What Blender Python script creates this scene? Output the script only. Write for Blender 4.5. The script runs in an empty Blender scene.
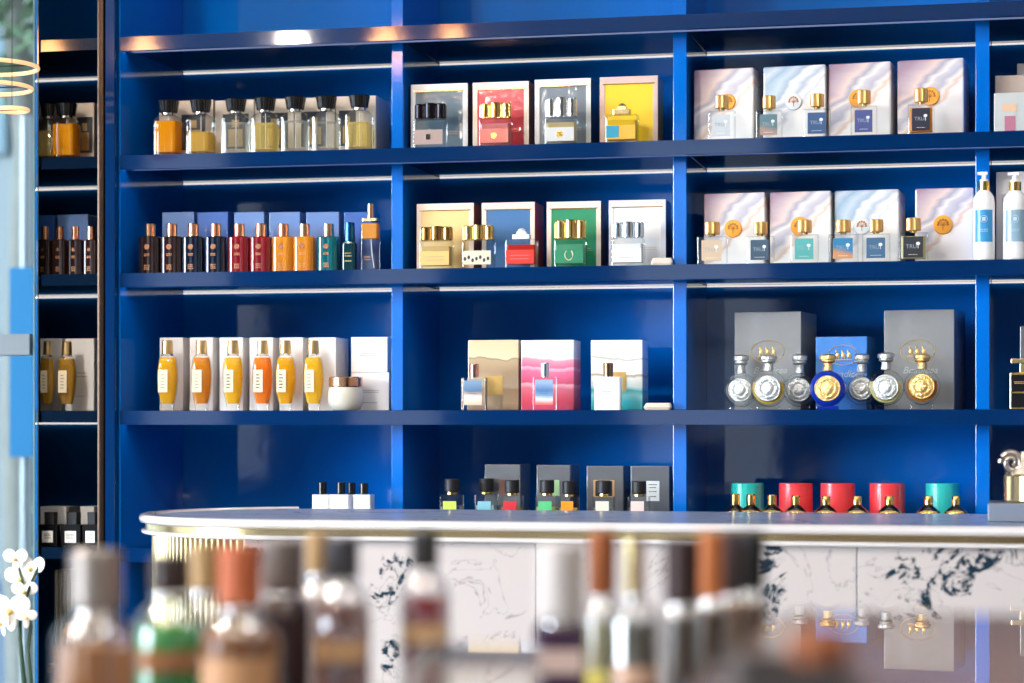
import bpy, bmesh, math, random
from mathutils import Vector, Matrix
random.seed(7)
sc = bpy.context.scene
COL = sc.collection
PI = math.pi
# ------------------------------------------------------------------ survey of the place
F = 2250.0; YH = 425.0; K = 1.0e-4
TH = math.atan(K*F); CT, ST = math.cos(TH), math.sin(TH)
D = 3.66; ZC = 1.15                      # camera: distance to the shelf front plane (y = 0), eye height
def ray(px, Y):
    u = (px-512)/F
    t = (Y+D)/(CT+u*ST)
    return t, u
def PX(px, Y):
    t, u = ray(px, Y); return t*(-ST+u*CT)
def PZ(px, py, Y):
    t, u = ray(px, Y); return ZC-(py-YH)/F*t
def FG(px, py, Z):
    u = (px-512)/F
    return Vector((Z*(-ST+u*CT), -D+Z*(CT+u*ST), ZC-(py-YH)/F*Z))
DEPTH = 0.305
REC = 0.055
SH = {1: PZ(500,21.8,0), 2: PZ(500,145.1,0), 3: PZ(500,267.4,0), 4: PZ(500,410.3,0), 5: PZ(500,553,0)}
THK = 0.020

# ------------------------------------------------------------------ materials
def lin(c):
    out = []
    for v in c[:3]:
        v = v/255.0
        out.append(v/12.92 if v <= 0.04045 else ((v+0.055)/1.055)**2.4)
    return (*out, 1.0)
MATS = {}
def P(name, col, rough=0.4, metal=0.0, trans=0.0, coat=0.0, ior=1.45, emit=0.0, ecol=None, bump=0.0, bscale=60, var=0.0, vscale=8, cr=0.03, alpha=1.0, sheen=0.0):
    if name in MATS: return MATS[name]
    m = bpy.data.materials.new(name); m.use_nodes = True
    nt = m.node_tree; b = nt.nodes['Principled BSDF']
    b.inputs['Base Color'].default_value = lin(col)
    b.inputs['Roughness'].default_value = rough
    b.inputs['Metallic'].default_value = metal
    b.inputs['Transmission Weight'].default_value = trans
    b.inputs['Coat Weight'].default_value = coat
    b.inputs['Coat Roughness'].default_value = cr
    b.inputs['IOR'].default_value = ior
    if emit:
        b.inputs['Emission Color'].default_value = lin(ecol or col)
        b.inputs['Emission Strength'].default_value = emit
    tc = None
    if var or bump:
        tc = nt.nodes.new('ShaderNodeTexCoord')
    if var:
        n = nt.nodes.new('ShaderNodeTexNoise'); n.inputs['Scale'].default_value = vscale; n.inputs['Detail'].default_value = 4
        nt.links.new(tc.outputs['Object'], n.inputs['Vector'])
        mx = nt.nodes.new('ShaderNodeMix'); mx.data_type = 'RGBA'
        c = lin(col)
        mx.inputs[6].default_value = (c[0]*(1-var), c[1]*(1-var), c[2]*(1-var), 1)
        mx.inputs[7].default_value = (min(1,c[0]*(1+var)), min(1,c[1]*(1+var)), min(1,c[2]*(1+var)), 1)
        nt.links.new(n.outputs['Fac'], mx.inputs[0]); nt.links.new(mx.outputs[2], b.inputs['Base Color'])
    if bump:
        n2 = nt.nodes.new('ShaderNodeTexNoise'); n2.inputs['Scale'].default_value = bscale; n2.inputs['Detail'].default_value = 3
        nt.links.new(tc.outputs['Object'], n2.inputs['Vector'])
        bp = nt.nodes.new('ShaderNodeBump'); bp.inputs['Strength'].default_value = bump; bp.inputs['Distance'].default_value = 0.01
        nt.links.new(n2.outputs['Fac'], bp.inputs['Height']); nt.links.new(bp.outputs['Normal'], b.inputs['Normal'])
        if coat: nt.links.new(bp.outputs['Normal'], b.inputs['Coat Normal'])
    MATS[name] = m
    return m
def ramp_mat(name, stops, kx, kz, off, namp, nscale, rough=0.35, coat=0.6, stretch=(1,1,1), interp='LINEAR', bump=0.0):
    """colour ramp over kx*x + kz*z + off + noise in the object's own coordinates"""
    if name in MATS: return MATS[name]
    m = bpy.data.materials.new(name); m.use_nodes = True
    nt = m.node_tree; b = nt.nodes['Principled BSDF']
    tc = nt.nodes.new('ShaderNodeTexCoord')
    mp = nt.nodes.new('ShaderNodeMapping'); mp.inputs['Scale'].default_value = stretch
    mp.inputs['Rotation'].default_value = (0, 0.9, 0)
    nt.links.new(tc.outputs['Object'], mp.inputs['Vector'])
    n = nt.nodes.new('ShaderNodeTexNoise'); n.inputs['Scale'].default_value = nscale; n.inputs['Detail'].default_value = 3
    nt.links.new(mp.outputs['Vector'], n.inputs['Vector'])
    sp = nt.nodes.new('ShaderNodeSeparateXYZ'); nt.links.new(tc.outputs['Object'], sp.inputs[0])
    def mul(a, k):
        q = nt.nodes.new('ShaderNodeMath'); q.operation = 'MULTIPLY'; nt.links.new(a, q.inputs[0]); q.inputs[1].default_value = k; return q.outputs[0]
    def add(a, c):
        q = nt.nodes.new('ShaderNodeMath'); q.operation = 'ADD'; nt.links.new(a, q.inputs[0])
        if isinstance(c, (int, float)): q.inputs[1].default_value = c
        else: nt.links.new(c, q.inputs[1])
        return q.outputs[0]
    s = add(add(mul(sp.outputs[0], kx), mul(sp.outputs[2], kz)), add(mul(n.outputs['Fac'], namp), off-namp*0.5))
    r = nt.nodes.new('ShaderNodeValToRGB'); r.color_ramp.interpolation = interp
    el = r.color_ramp.elements
    for i, (p, c) in enumerate(stops):
        e = el[i] if i < 2 else el.new(p)
        e.position = p; e.color = lin(c)
    nt.links.new(s, r.inputs[0]); nt.links.new(r.outputs[0], b.inputs['Base Color'])
    b.inputs['Roughness'].default_value = rough; b.inputs['Coat Weight'].default_value = coat; b.inputs['Coat Roughness'].default_value = 0.08
    if bump:
        n2 = nt.nodes.new('ShaderNodeTexNoise'); n2.inputs['Scale'].default_value = 45
        nt.links.new(tc.outputs['Object'], n2.inputs['Vector'])
        bp = nt.nodes.new('ShaderNodeBump'); bp.inputs['Strength'].default_value = bump; bp.inputs['Distance'].default_value = 0.01
        nt.links.new(n2.outputs['Fac'], bp.inputs['Height']); nt.links.new(bp.outputs['Normal'], b.inputs['Coat Normal'])
    MATS[name] = m
    return m

BLUE = P('blue lacquer', (0,114,206), 0.05, coat=0.0, ior=1.5, cr=0.02, bump=0.03, bscale=9)
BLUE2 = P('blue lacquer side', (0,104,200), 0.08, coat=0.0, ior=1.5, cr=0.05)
SHELFM = P('shaded blue shelf lacquer', (2,42,90), 0.06, ior=1.6, bump=0.02, bscale=9)  # same blue lacquer, with the dimmer light on shelf fronts put into its colour
BLUE_DIM = P('dimmed blue lacquer', (6,104,184), 0.12, coat=0.0, ior=1.5, cr=0.02, bump=0.03, bscale=9)  # blue lacquer darkened to stand for the shade in the left unit
BRONZE = P('dark bronze trim', (62,48,38), 0.25, metal=0.85)
LED = P('led strip', (255,250,240), 0.5, emit=0.65, ecol=(255,246,232))
LEDF = P('front led', (235,244,255), .5, emit=2.6, ecol=(240,244,255))
GLASS = P('clear glass', (250,252,252), 0.015, trans=1.0, ior=1.46)
def facing_fresnel(nt, f0=.04, k=.75):
    lw = nt.nodes.new('ShaderNodeLayerWeight'); lw.inputs['Blend'].default_value = .5
    p = nt.nodes.new('ShaderNodeMath'); p.operation = 'POWER'; nt.links.new(lw.outputs['Facing'], p.inputs[0]); p.inputs[1].default_value = 5
    q = nt.nodes.new('ShaderNodeMath'); q.operation = 'MULTIPLY_ADD'; nt.links.new(p.outputs[0], q.inputs[0]); q.inputs[1].default_value = k; q.inputs[2].default_value = f0
    return q.outputs[0]
def thin_glass(name, tint, edge, f0=.04):
    m = bpy.data.materials.new(name); m.use_nodes = True; nt = m.node_tree; nt.nodes.remove(nt.nodes['Principled BSDF'])
    out = nt.nodes['Material Output']; lw = nt.nodes.new('ShaderNodeLayerWeight'); lw.inputs['Blend'].default_value = .35
    mx = nt.nodes.new('ShaderNodeMix'); mx.data_type = 'RGBA'; mx.inputs[6].default_value = lin(tint); mx.inputs[7].default_value = lin(edge)
    nt.links.new(lw.outputs['Facing'], mx.inputs[0])
    tr = nt.nodes.new('ShaderNodeBsdfTransparent'); nt.links.new(mx.outputs[2], tr.inputs['Color'])
    gl = nt.nodes.new('ShaderNodeBsdfGlossy'); gl.inputs['Roughness'].default_value = .03
    ms = nt.nodes.new('ShaderNodeMixShader'); nt.links.new(facing_fresnel(nt, f0), ms.inputs[0]); nt.links.new(tr.outputs[0], ms.inputs[1]); nt.links.new(gl.outputs[0], ms.inputs[2])
    nt.links.new(ms.outputs[0], out.inputs['Surface']); MATS[name] = m
    return m
GLASST = thin_glass('thin bottle glass', (253,254,254), (226,232,232))
GLASSG = P('window glass', (240,250,248), 0.0, trans=1.0, ior=1.1)
GOLD = P('polished gold', (232,190,112), 0.16, metal=1.0, var=0.05)
BRASS = P('brushed brass', (224,200,150), 0.22, metal=1.0, var=0.05)
BRONZEG = P('bronze gold', (170,130,70), 0.2, metal=1.0)
COPPER = P('copper cap metal', (240,172,132), 0.2, metal=1.0)
SILVER = P('polished silver', (214,218,224), 0.14, metal=1.0)
PEWTER = P('engraved pewter', (214,216,214), 0.28, metal=1.0, bump=0.35, bscale=420)
GOLDENG = P('engraved gold', (240,204,136), 0.28, metal=1.0, bump=0.35, bscale=420)
BLACK = P('black plastic', (14,14,16), 0.22, coat=0.4)
BLACKM = P('black matte cap', (26,26,30), 0.5)
WHITE = P('white plastic', (240,240,240), 0.3, coat=0.3)
WOODC = P('gold turned cap', (226,178,112), 0.35, metal=0.75)
PAPER = P('white card', (238,234,230), 0.55, var=0.02)
TEXTG = P('grey print', (150,146,140), 0.6)
TEXTW = P('white print', (236,240,240), 0.5)
TEXTGOLD = P('gold print', (226,184,110), 0.3, metal=0.6)
def liquid(name, c, t=0.36):
    name = 'perfume '+name
    if name in MATS: return MATS[name]
    m = bpy.data.materials.new(name); m.use_nodes = True; nt = m.node_tree; nt.nodes.remove(nt.nodes['Principled BSDF'])
    out = nt.nodes['Material Output']
    tr = nt.nodes.new('ShaderNodeBsdfTransparent'); tr.inputs['Color'].default_value = lin(tuple(255-(255-v)*.55 for v in c))
    df = nt.nodes.new('ShaderNodeBsdfDiffuse'); df.inputs['Color'].default_value = lin(c)
    tl = nt.nodes.new('ShaderNodeBsdfTranslucent'); tl.inputs['Color'].default_value = lin(c)
    m1 = nt.nodes.new('ShaderNodeMixShader'); m1.inputs[0].default_value = .2; nt.links.new(df.outputs[0], m1.inputs[1]); nt.links.new(tl.outputs[0], m1.inputs[2])
    lw = nt.nodes.new('ShaderNodeLayerWeight'); lw.inputs['Blend'].default_value = .4
    mm = nt.nodes.new('ShaderNodeMath'); mm.operation = 'MULTIPLY'; nt.links.new(lw.outputs['Facing'], mm.inputs[0]); mm.inputs[1].default_value = .5
    ma = nt.nodes.new('ShaderNodeMath'); ma.operation = 'SUBTRACT'; ma.inputs[0].default_value = t; nt.links.new(mm.outputs[0], ma.inputs[1])
    ma.use_clamp = True
    m2 = nt.nodes.new('ShaderNodeMixShader'); nt.links.new(ma.outputs[0], m2.inputs[0]); nt.links.new(m1.outputs[0], m2.inputs[1]); nt.links.new(tr.outputs[0], m2.inputs[2])
    gl = nt.nodes.new('ShaderNodeBsdfGlossy'); gl.inputs['Roughness'].default_value = .04
    m3 = nt.nodes.new('ShaderNodeMixShader'); nt.links.new(facing_fresnel(nt, .02, .5), m3.inputs[0]); nt.links.new(m2.outputs[0], m3.inputs[1]); nt.links.new(gl.outputs[0], m3.inputs[2])
    nt.links.new(m3.outputs[0], out.inputs['Surface']); MATS[name] = m
    return m
def card(name, c, coat=0.4, rough=0.4): return P('card '+name, c, rough, coat=coat, var=0.03, cr=0.1)
def cello(name, c): return P('wrapped card '+name, c, 0.4, coat=0.8, cr=0.08, bump=0.14, bscale=26, var=0.04)

# ------------------------------------------------------------------ geometry helpers
def rr(w, d, r, n):
    r = max(1e-5, min(r, w/2-1e-6, d/2-1e-6)); pts = []
    for cx, cy, a0 in ((w/2-r, d/2-r, 0), (-w/2+r, d/2-r, PI/2), (-w/2+r, -d/2+r, PI), (w/2-r, -d/2+r, 1.5*PI)):
        for i in range(n+1):
            a = a0+PI/2*i/n; pts.append((cx+r*math.cos(a), cy+r*math.sin(a)))
    return pts
def skin(bm, rings, closed_ends=True):
    vr = [[bm.verts.new(p) for p in ring] for ring in rings]
    n = len(vr[0])
    for a, b in zip(vr, vr[1:]):
        for i in range(n):
            bm.faces.new((a[i], a[(i+1) % n], b[(i+1) % n], b[i]))
    if closed_ends:
        bm.faces.new(list(reversed(vr[0]))); bm.faces.new(vr[-1])
def loft(bm, levels, n=4, M=None):
    rings = []
    for lv in levels:
        z, w, d, r = lv[:4]; ox, oy = (lv[4], lv[5]) if len(lv) > 4 else (0, 0)
        ring = [Vector((x+ox, y+oy, z)) for x, y in rr(w, d, r, n)]
        rings.append([M @ v for v in ring] if M else ring)
    skin(bm, rings)
def lathe(bm, prof, n=28, M=None):
    """prof: (z, radius) from bottom to top"""
    rings = []
    for z, r in prof:
        ring = [Vector((r*math.cos(2*PI*i/n), r*math.sin(2*PI*i/n), z)) for i in range(n)]
        rings.append([M @ v for v in ring] if M else ring)
    skin(bm, rings)
def fluted(bm, z0, z1, R, k, dep, taper=1.0, M=None, per=4):
    rings = []
    for z, s in ((z0, .93), (z0+(z1-z0)*.06, 1), (z1-(z1-z0)*.08, taper), (z1, taper*.9)):
        ring = []
        for i in range(k*per):
            a = 2*PI*i/(k*per); r = (R-dep*(0.5-0.5*math.cos(a*k)))*s
            ring.append(Vector((r*math.cos(a), r*math.sin(a), z)))
        rings.append([M @ v for v in ring] if M else ring)
    skin(bm, rings)
def box(bm, x0, x1, y0, y1, z0, z1, bev=0.0):
    b2 = bmesh.new()
    vs = [b2.verts.new((x, y, z)) for z in (z0, z1) for x, y in ((x0,y0),(x1,y0),(x1,y1),(x0,y1))]
    for f in ((3,2,1,0),(4,5,6,7),(0,1,5,4),(1,2,6,5),(2,3,7,6),(3,0,4,7)):
        b2.faces.new([vs[i] for i in f])
    if bev: bmesh.ops.bevel(b2, geom=b2.edges[:], offset=bev, segments=2, affect='EDGES', profile=0.5)
    merge(bm, b2)
def merge(bm, b2):
    b2.verts.index_update()
    vm = [bm.verts.new(v.co) for v in b2.verts]
    for f in b2.faces:
        try: bm.faces.new([vm[v.index] for v in f.verts])
        except ValueError: pass
    b2.free()
def tube(bm, pts, rad, n=8, closed=False):
    pts = [Vector(p) for p in pts]; rings = []
    m = len(pts)
    for i, p in enumerate(pts):
        a = pts[(i-1) % m] if (closed or i > 0) else p
        b = pts[(i+1) % m] if (closed or i < m-1) else p
        t = (b-a).normalized()
        up = Vector((0,0,1)) if abs(t.z) < 0.9 else Vector((1,0,0))
        s = t.cross(up).normalized(); u = s.cross(t)
        r = rad[i] if isinstance(rad, (list, tuple)) else rad
        rings.append([p+(s*math.cos(2*PI*k/n)+u*math.sin(2*PI*k/n))*r for k in range(n)])
    if closed: rings.append(rings[0]); skin(bm, rings, False); bmesh.ops.remove_doubles(bm, verts=bm.verts[:], dist=1e-6)
    else: skin(bm, rings)
def ellip(bm, c, r, nu=14, nv=9, M=None):
    b2 = bmesh.new(); bmesh.ops.create_uvsphere(b2, u_segments=nu, v_segments=nv, radius=1.0)
    for v in b2.verts:
        q = Vector((v.co.x*r[0], v.co.y*r[1], v.co.z*r[2]))
        if M: q = M @ q
        v.co = q+Vector(c)
    merge(bm, b2)
def newbm(fn, *a, **k):
    bm = bmesh.new(); fn(bm, *a, **k); return bm
def obj(name, bm, mat, parent=None, angle=40):
    bmesh.ops.recalc_face_normals(bm, faces=bm.faces[:])
    lim, lo = math.radians(angle), math.radians(12)
    for f in bm.faces: f.smooth = True
    for e in bm.edges:
        if len(e.link_faces) != 2: e.smooth = False; continue
        g = e.calc_face_angle(0.0); a, b = e.link_faces[0].calc_area(), e.link_faces[1].calc_area()
        e.smooth = g < lim and not (g > lo and max(a, b) > 6*min(a, b))
    me = bpy.data.meshes.new(name); bm.to_mesh(me); bm.free()
    me.materials.append(mat)
    o = bpy.data.objects.new(name, me); COL.objects.link(o)
    if parent: o.parent = parent
    return o
def tag(o, label, cat, group=None):
    o['label'] = label; o['category'] = cat
    if group: o['group'] = group
    return o
def thing(name, label, cat, loc, rz=0.0, group=None):
    o = bpy.data.objects.new(name, None); COL.objects.link(o); o.empty_display_size = 0.02
    o.location = loc; o.rotation_euler = (0,0,rz)
    return tag(o, label, cat, group)
def struct(name, bm, mat, parent=None, label=None):
    o = obj(name, bm, mat, parent)
    if not parent: o['kind'] = 'structure'
    return o
def text(name, s, size, loc, mat, parent, shear=0.0, depth=0.0004):
    cu = bpy.data.curves.new(name, 'FONT'); cu.body = s; cu.size = size; cu.align_x = 'CENTER'; cu.align_y = 'CENTER'
    cu.extrude = depth/2; cu.shear = shear; cu.resolution_u = 3
    t = bpy.data.objects.new(name, cu); COL.objects.link(t)
    bpy.context.view_layer.update()
    me = bpy.data.meshes.new_from_object(t.evaluated_get(bpy.context.evaluated_depsgraph_get()))
    bpy.data.objects.remove(t); bpy.data.curves.remove(cu)
    me.transform(Matrix.Translation(loc) @ Matrix.Rotation(PI/2, 4, 'X'))
    me.materials.clear(); me.materials.append(mat)
    me.name = name
    o = bpy.data.objects.new(name, me); COL.objects.link(o); o.parent = parent
    return o
def bars(bm, x0, x1, zs, y, h=0.0008, dy=0.0004, jit=0.25):
    """lines of tiny illegible print"""
    for z in zs:
        w = (x1-x0)*(1-jit*random.random()); c = (x0+x1)/2
        x = c-w/2
        while x < c+w/2:
            l = random.uniform(.0018, .004); box(bm, x, min(x+l, c+w/2), y-dy, y, z, z+h); x += l+.0008
EPS = 0.0006
def place(x0, x1, ytop, k, Y):
    """centre x, width, height of something seen between pixel columns x0..x1 with its top at row ytop, standing on shelf k at depth Y"""
    a, b = PX(x0, Y), PX(x1, Y)
    xm = (x0+x1)/2
    z = SH[k]+EPS
    return (a+b)/2, b-a, PZ(xm, ytop, Y)-z, z

# ------------------------------------------------------------------ the setting
XL_F, XL_B = PX(34, -0.02), PX(34, DEPTH)
XR = 2.2
CEIL = 3.1
struct('floor', newbm(box, -6, 4.5, -8, 0.45, -0.05, 0), P('floor stone', (196,188,178), 0.12, coat=0.3, var=0.06, vscale=2))
struct('ceiling', newbm(box, -6, 4.5, -8, 0.45, CEIL, CEIL+.1), P('ceiling paint', (225,224,220), 0.7))
wl = PX(34.0, DEPTH+.02)
struct('wall_back', newbm(box, wl, 4.5, DEPTH+.025, 0.45, 0, CEIL), P('wall paint', (30,46,80), 0.6))
struct('wall_right', newbm(box, 4.5, 4.6, -8, 0.45, 0, CEIL), P('wall paint pale', (214,208,200), 0.6))
def wall_with_holes(axis, pos, thick, a0, a1, holes):
    bm = bmesh.new(); xs = sorted(set([a0, a1]+[h for q in holes for h in q[:2]]))
    def b(p0, p1, z0, z1):
        if z1-z0 < 1e-4: return
        if axis == 'x': box(bm, p0, p1, pos, pos+thick, z0, z1)
        else: box(bm, pos, pos+thick, p0, p1, z0, z1)
    for p0, p1 in zip(xs, xs[1:]):
        h = [q for q in holes if q[0] <= p0+1e-6 and q[1] >= p1-1e-6]
        if h: b(p0, p1, 0, h[0][2]); b(p0, p1, h[0][3], CEIL)
        else: b(p0, p1, 0, CEIL)
    return bm
FR = [(-4.75,-4.2,.8,2.75),(-3.55,-3.0,.9,2.5),(-2.05,-1.25,.3,2.75),(.1,.75,1.0,2.6)]
LF = [(-7.4,-5.2,.15,2.75),(-4.9,-2.7,.15,2.75),(-2.4,-.4,.15,2.75)]
struct('wall_front', wall_with_holes('x', -8.1, .1, -6, 4.5, FR), P('wall paint warm', (26,27,32), 0.6))
struct('wall_left', wall_with_holes('y', -6.1, .1, -8, 0.45, LF), MATS['wall paint warm'])
FRAME = P('window frame grey', (120,128,134), 0.4, metal=0.3)
def window(nm, p0, p1, z0, z1, fixed, axis, bars_z):
    w = struct(nm, bmesh.new(), FRAME)
    bm = bmesh.new()
    def b(a0, a1, c0, c1, t=.03):
        if axis == 'x': box(bm, a0, a1, fixed-t, fixed+t, c0, c1)
        else: box(bm, fixed-t, fixed+t, a0, a1, c0, c1)
    b(p0,p0+.04,z0,z1); b(p1-.04,p1,z0,z1); b(p0+.04,p1-.04,z0,z0+.05); b(p0+.04,p1-.04,z1-.05,z1)
    for z in bars_z: b(p0+.04, p1-.04, z-.02, z+.02, .02)
    struct('window_frame', bm, FRAME, w)
    return w
for i, h in enumerate(FR): window('window_%d' % (i+2), *h, -8.05, 'x', (2.1,1.6))
for i, h in enumerate(LF): window('window_%d' % (i+6), *h, -6.05, 'y', (2.1,))
# the window beside the shelving
wz = PZ(15, 345, .36)
w1 = struct('window_1', bmesh.new(), FRAME)
bm = bmesh.new()
box(bm, -6, wl-.012, .33, .39, wz-.02, wz+.02); box(bm, -6, wl-.012, .33, .39, 0, .06); box(bm, -6, wl-.012, .33, .39, CEIL-.06, CEIL)
box(bm, -6, -5.94, .33, .39, .06, CEIL-.06); box(bm, -3.6, -3.55, .33, .39, .06, CEIL-.06)
struct('window_frame', bm, FRAME, w1)
struct('window_pane', newbm(box, -5.93, wl-.013, .358, .364, .06, CEIL-.06), GLASSG, w1)
struct('window_trim', newbm(box, wl-.004, wl-.001, .33, .45, 0, CEIL), P('pale green glass edge', (110,150,156), .15, coat=.5), w1)

# ------------------------------------------------------------------ shelving
XP0, XP1 = PX(97.5, -.01), PX(115.5, -.01)       # the pillar between the two units
unit = thing('shelving_unit', 'wide glossy blue lacquered wall shelving with four bays, full of perfume', 'shelving', ((XP1+XR)/2, .14, 0))
ux, uy = (XP1+XR)/2, .14
def U(name, m, *b, bev=0.0):
    o = obj(name, newbm(box, b[0]-ux, b[1]-ux, b[2]-uy, b[3]-uy, b[4], b[5], bev), m, unit)
    return o
ZT = 2.45
U('back_panel', BLUE, XP1+.0, XR, DEPTH, DEPTH+.018, .75, ZT)
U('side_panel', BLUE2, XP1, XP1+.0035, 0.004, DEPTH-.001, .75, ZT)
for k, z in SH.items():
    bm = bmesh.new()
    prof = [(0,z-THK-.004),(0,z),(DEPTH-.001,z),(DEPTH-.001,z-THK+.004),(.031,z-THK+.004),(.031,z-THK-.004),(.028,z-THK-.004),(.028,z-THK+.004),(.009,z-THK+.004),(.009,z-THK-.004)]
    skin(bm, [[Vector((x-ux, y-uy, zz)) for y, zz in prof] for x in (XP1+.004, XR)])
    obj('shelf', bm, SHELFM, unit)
    U('led_strip', LEDF, XP1+.012, XR-.01, .011, .026, z-THK-.0005, z-THK+.0035)
DIV = [(391.5,403),(673,686.5),(975.5,989.5)]
levels = sorted(SH.values())+[ZT]
for a, b in DIV:
    xa, xb = PX(a, REC), PX(b, REC)
    for z0, z1 in zip(levels, levels[1:]):
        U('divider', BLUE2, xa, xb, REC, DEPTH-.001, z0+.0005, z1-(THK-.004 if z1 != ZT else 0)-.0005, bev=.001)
edges = [XP1+.004]+[PX(v, REC) for p in DIV for v in p]+[XR]
for z in sorted(SH.values())[1:]:
    for i in range(0, len(edges), 2):
        U('led_strip', LED, edges[i]+.001, edges[i+1]-.001, DEPTH-.004, DEPTH-.0012, z-THK+.001, z-THK+.0035)
# pillar
pil = thing('pillar_panel', 'narrow dark bronze and blue upright standing between the shelving and its mirrored view', 'pillar', ((XP0+XP1)/2, .0, 0))
px0 = (XP0+XP1)/2; xm = PX(104.5, -.01)
obj('bronze_strip', newbm(box, XP0-px0, xm-px0-.0005, -.012, .10, .0, ZT, .002), BRONZE, pil)
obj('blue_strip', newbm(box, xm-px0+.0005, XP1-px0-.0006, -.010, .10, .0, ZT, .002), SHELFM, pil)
# left unit: mirror reflection of the main shelves, built as solid shelving
XS = XP0-.001
su = thing('shelving_unit', 'narrow dark mirrored view of the shelving, built solid between pillar and window', 'shelving', ((XL_F+XS)/2, .14, 0))
sx = (XL_F+XS)/2
XBK = XL_B+.004
def prism(bm, outline, z0, z1):
    skin(bm, [[Vector((x, y, z0)) for x, y in outline], [Vector((x, y, z1)) for x, y in outline]])
def SUq(name, m, outline, z0, z1):
    return obj(name, newbm(prism, [(x-sx, y-.14) for x, y in outline], z0, z1), m, su)
SUq('back_panel', BLUE_DIM, [(XBK,DEPTH),(XP1-.002,DEPTH),(XP1-.002,DEPTH+.018),(XBK-.006,DEPTH+.018)], 0, ZT)
SUq('end_panel', P('smoked glass edge', (40,60,72), .1, coat=1), [(XL_F-.001,-.004),(XL_F+.0012,-.004),(XBK-.0005,DEPTH+.016),(XBK-.003,DEPTH+.016)], 0, ZT)
for k, z in SH.items():
    SUq('shelf', P('shaded near black shelf lacquer', (6,24,44), .06, ior=1.6), [(XL_F+.004,0),(XS,0),(XS,.101),(XP1-.002,.101),(XP1-.002,DEPTH-.001),(XBK+.001,DEPTH-.001)], z-THK, z)  # near black colour stands in for the shade on these shelves
for z in sorted(SH.values())[1:]:
    SUq('led_strip', LED, [(XBK+.001,DEPTH-.004),(XP1-.003,DEPTH-.004),(XP1-.003,DEPTH-.0012),(XBK+.001,DEPTH-.0012)], z-THK-.0030, z-THK-.0004)
# fluted base under the left unit
bm = bmesh.new(); pts = []
n = 12
zb0, zb1 = 0.02, SH[5]-THK-.022
fx0, fx1 = XL_F+.012, XS-.006
prism(bm, [(fx0-sx,-.1),(fx1-sx,-.1),(fx1-sx,.1),(fx0+.03-sx,.1)], zb0, zb1)
for i in range(n):
    x = fx0+(fx1-fx0)*(i+.5)/n
    lathe(bm, [(zb0,.0042),(zb1-.001,.0042)], 10, Matrix.Translation((x-sx,-.10,0)))
obj('fluted_front', bm, P('dark fluted oak', (66,62,58), .45, var=.2, vscale=30), su)
SUq('cabinet_rail', P('dark rail', (28,30,36), .4), [(XL_F+.006,.018),(XS-.001,.018),(XS-.001,.036),(XL_F+.01,.036)], PZ(70,668,.02)-.008, PZ(70,668,.02)+.006)

# ------------------------------------------------------------------ cartons
def carton(name, label, x0, x1, ytop, k, Y, dep, mat, group, rz=0, z=None, H=None, bev=.0012, ybot=None):
    cx, W, h, zz = place(x0, x1, ytop, k, Y)
    if z is not None: h = h+zz-z; zz = z
    if H: h = H
    r = thing(name, label, 'box', (cx, Y+dep/2+abs(math.sin(rz))*W/2, zz), rz, group)
    W = W/max(.9, math.cos(rz))
    obj('carton', newbm(box, -W/2, W/2, -dep/2, dep/2, 0, h, bev), mat, r)
    return r, W, h, dep
def front(r, name, mat, x0, x1, z0, z1, dep, t=.0006):
    return obj(name, newbm(box, x0, x1, -dep/2-t, -dep/2-.00005, z0, z1), mat, r)
# framed boxes of the middle bay
def framed(label, x0, x1, ytop, k, frame, panel, side, dep=.06, Y=.085, lip=True, inner=.0, group='framed gift boxes'):
    r, W, H, d = carton('perfume_box', label, x0, x1, ytop, k, Y, dep, cello('side '+side[0], side[1]), group)
    m = W*.085; b = .0035; top = H*.10
    fm = card('frame '+frame[0], frame[1])
    bm = bmesh.new()
    y0, y1 = -d/2-.0022, -d/2-.0001
    box(bm, -W/2, -W/2+m, y0, y1, 0, H, .0004); box(bm, W/2-m, W/2, y0, y1, 0, H, .0004)
    box(bm, -W/2+m, W/2-m, y0, y1, H-top, H, .0004); box(bm, -W/2+m, W/2-m, y0, y1, 0, b, .0004)
    obj('frame', bm, fm, r)
    front(r, 'print_panel', cello('panel '+panel[0], panel[1]), -W/2+m, W/2-m, b, H-top, d, .0008)
    front(r, 'gold_line', GOLD, -W/2+m*.6, W/2-m*.6, H-top-.0012, H-top+.0004, d, .0026)
    bm = bmesh.new(); bars(bm, W*.08, W*.34, [H*.30, H*.27], -d/2-.0009, .0007)
    obj('print', bm, TEXTGOLD, r)
    return r
CREAM = ('cream', (240,222,202)); IVORY = ('ivory', (228,228,226)); PINKISH = ('rose beige', (214,186,176))
framed('slate grey gift box with ivory frame on the top shelf', 411, 468, 84, 2, IVORY, ('slate', (88,110,124)), ('navy', (26,40,66)))
framed('red gift box with cream frame on the top shelf', 473, 529, 82, 2, CREAM, ('red', (206,62,74)), ('salmon', (190,120,110)))
framed('mid grey gift box with ivory frame beside the yellow box', 535, 591, 79, 2, IVORY, ('grey', (118,128,138)), ('navy2', (30,42,70)), .075)
framed('bright yellow gift box with rose beige frame', 600, 658, 76.5, 2, PINKISH, ('yellow', (250,206,34)), ('old gold', (190,150,56)), .06)
framed('tan gold gift box on the second shelf', 417, 474, 203.5, 3, CREAM, ('tan', (240,206,138)), ('bronze', (150,104,62)), .06)
framed('blue gift box with cream frame and cloudy wrapping', 482, 535, 202.5, 3, CREAM, ('sky blue', (60,112,164)), ('orange', (206,74,24)), .075)
framed('green gift box with cream frame', 547, 601, 201.5, 3, CREAM, ('green', (30,140,96)), ('brown', (110,70,50)), .06)
framed('white gift box with grey frame and a gold line', 609, 666, 200, 3, ('pale grey', (214,214,218)), ('white', (240,238,234)), ('dark grey', (66,70,86)), .06)

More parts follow.
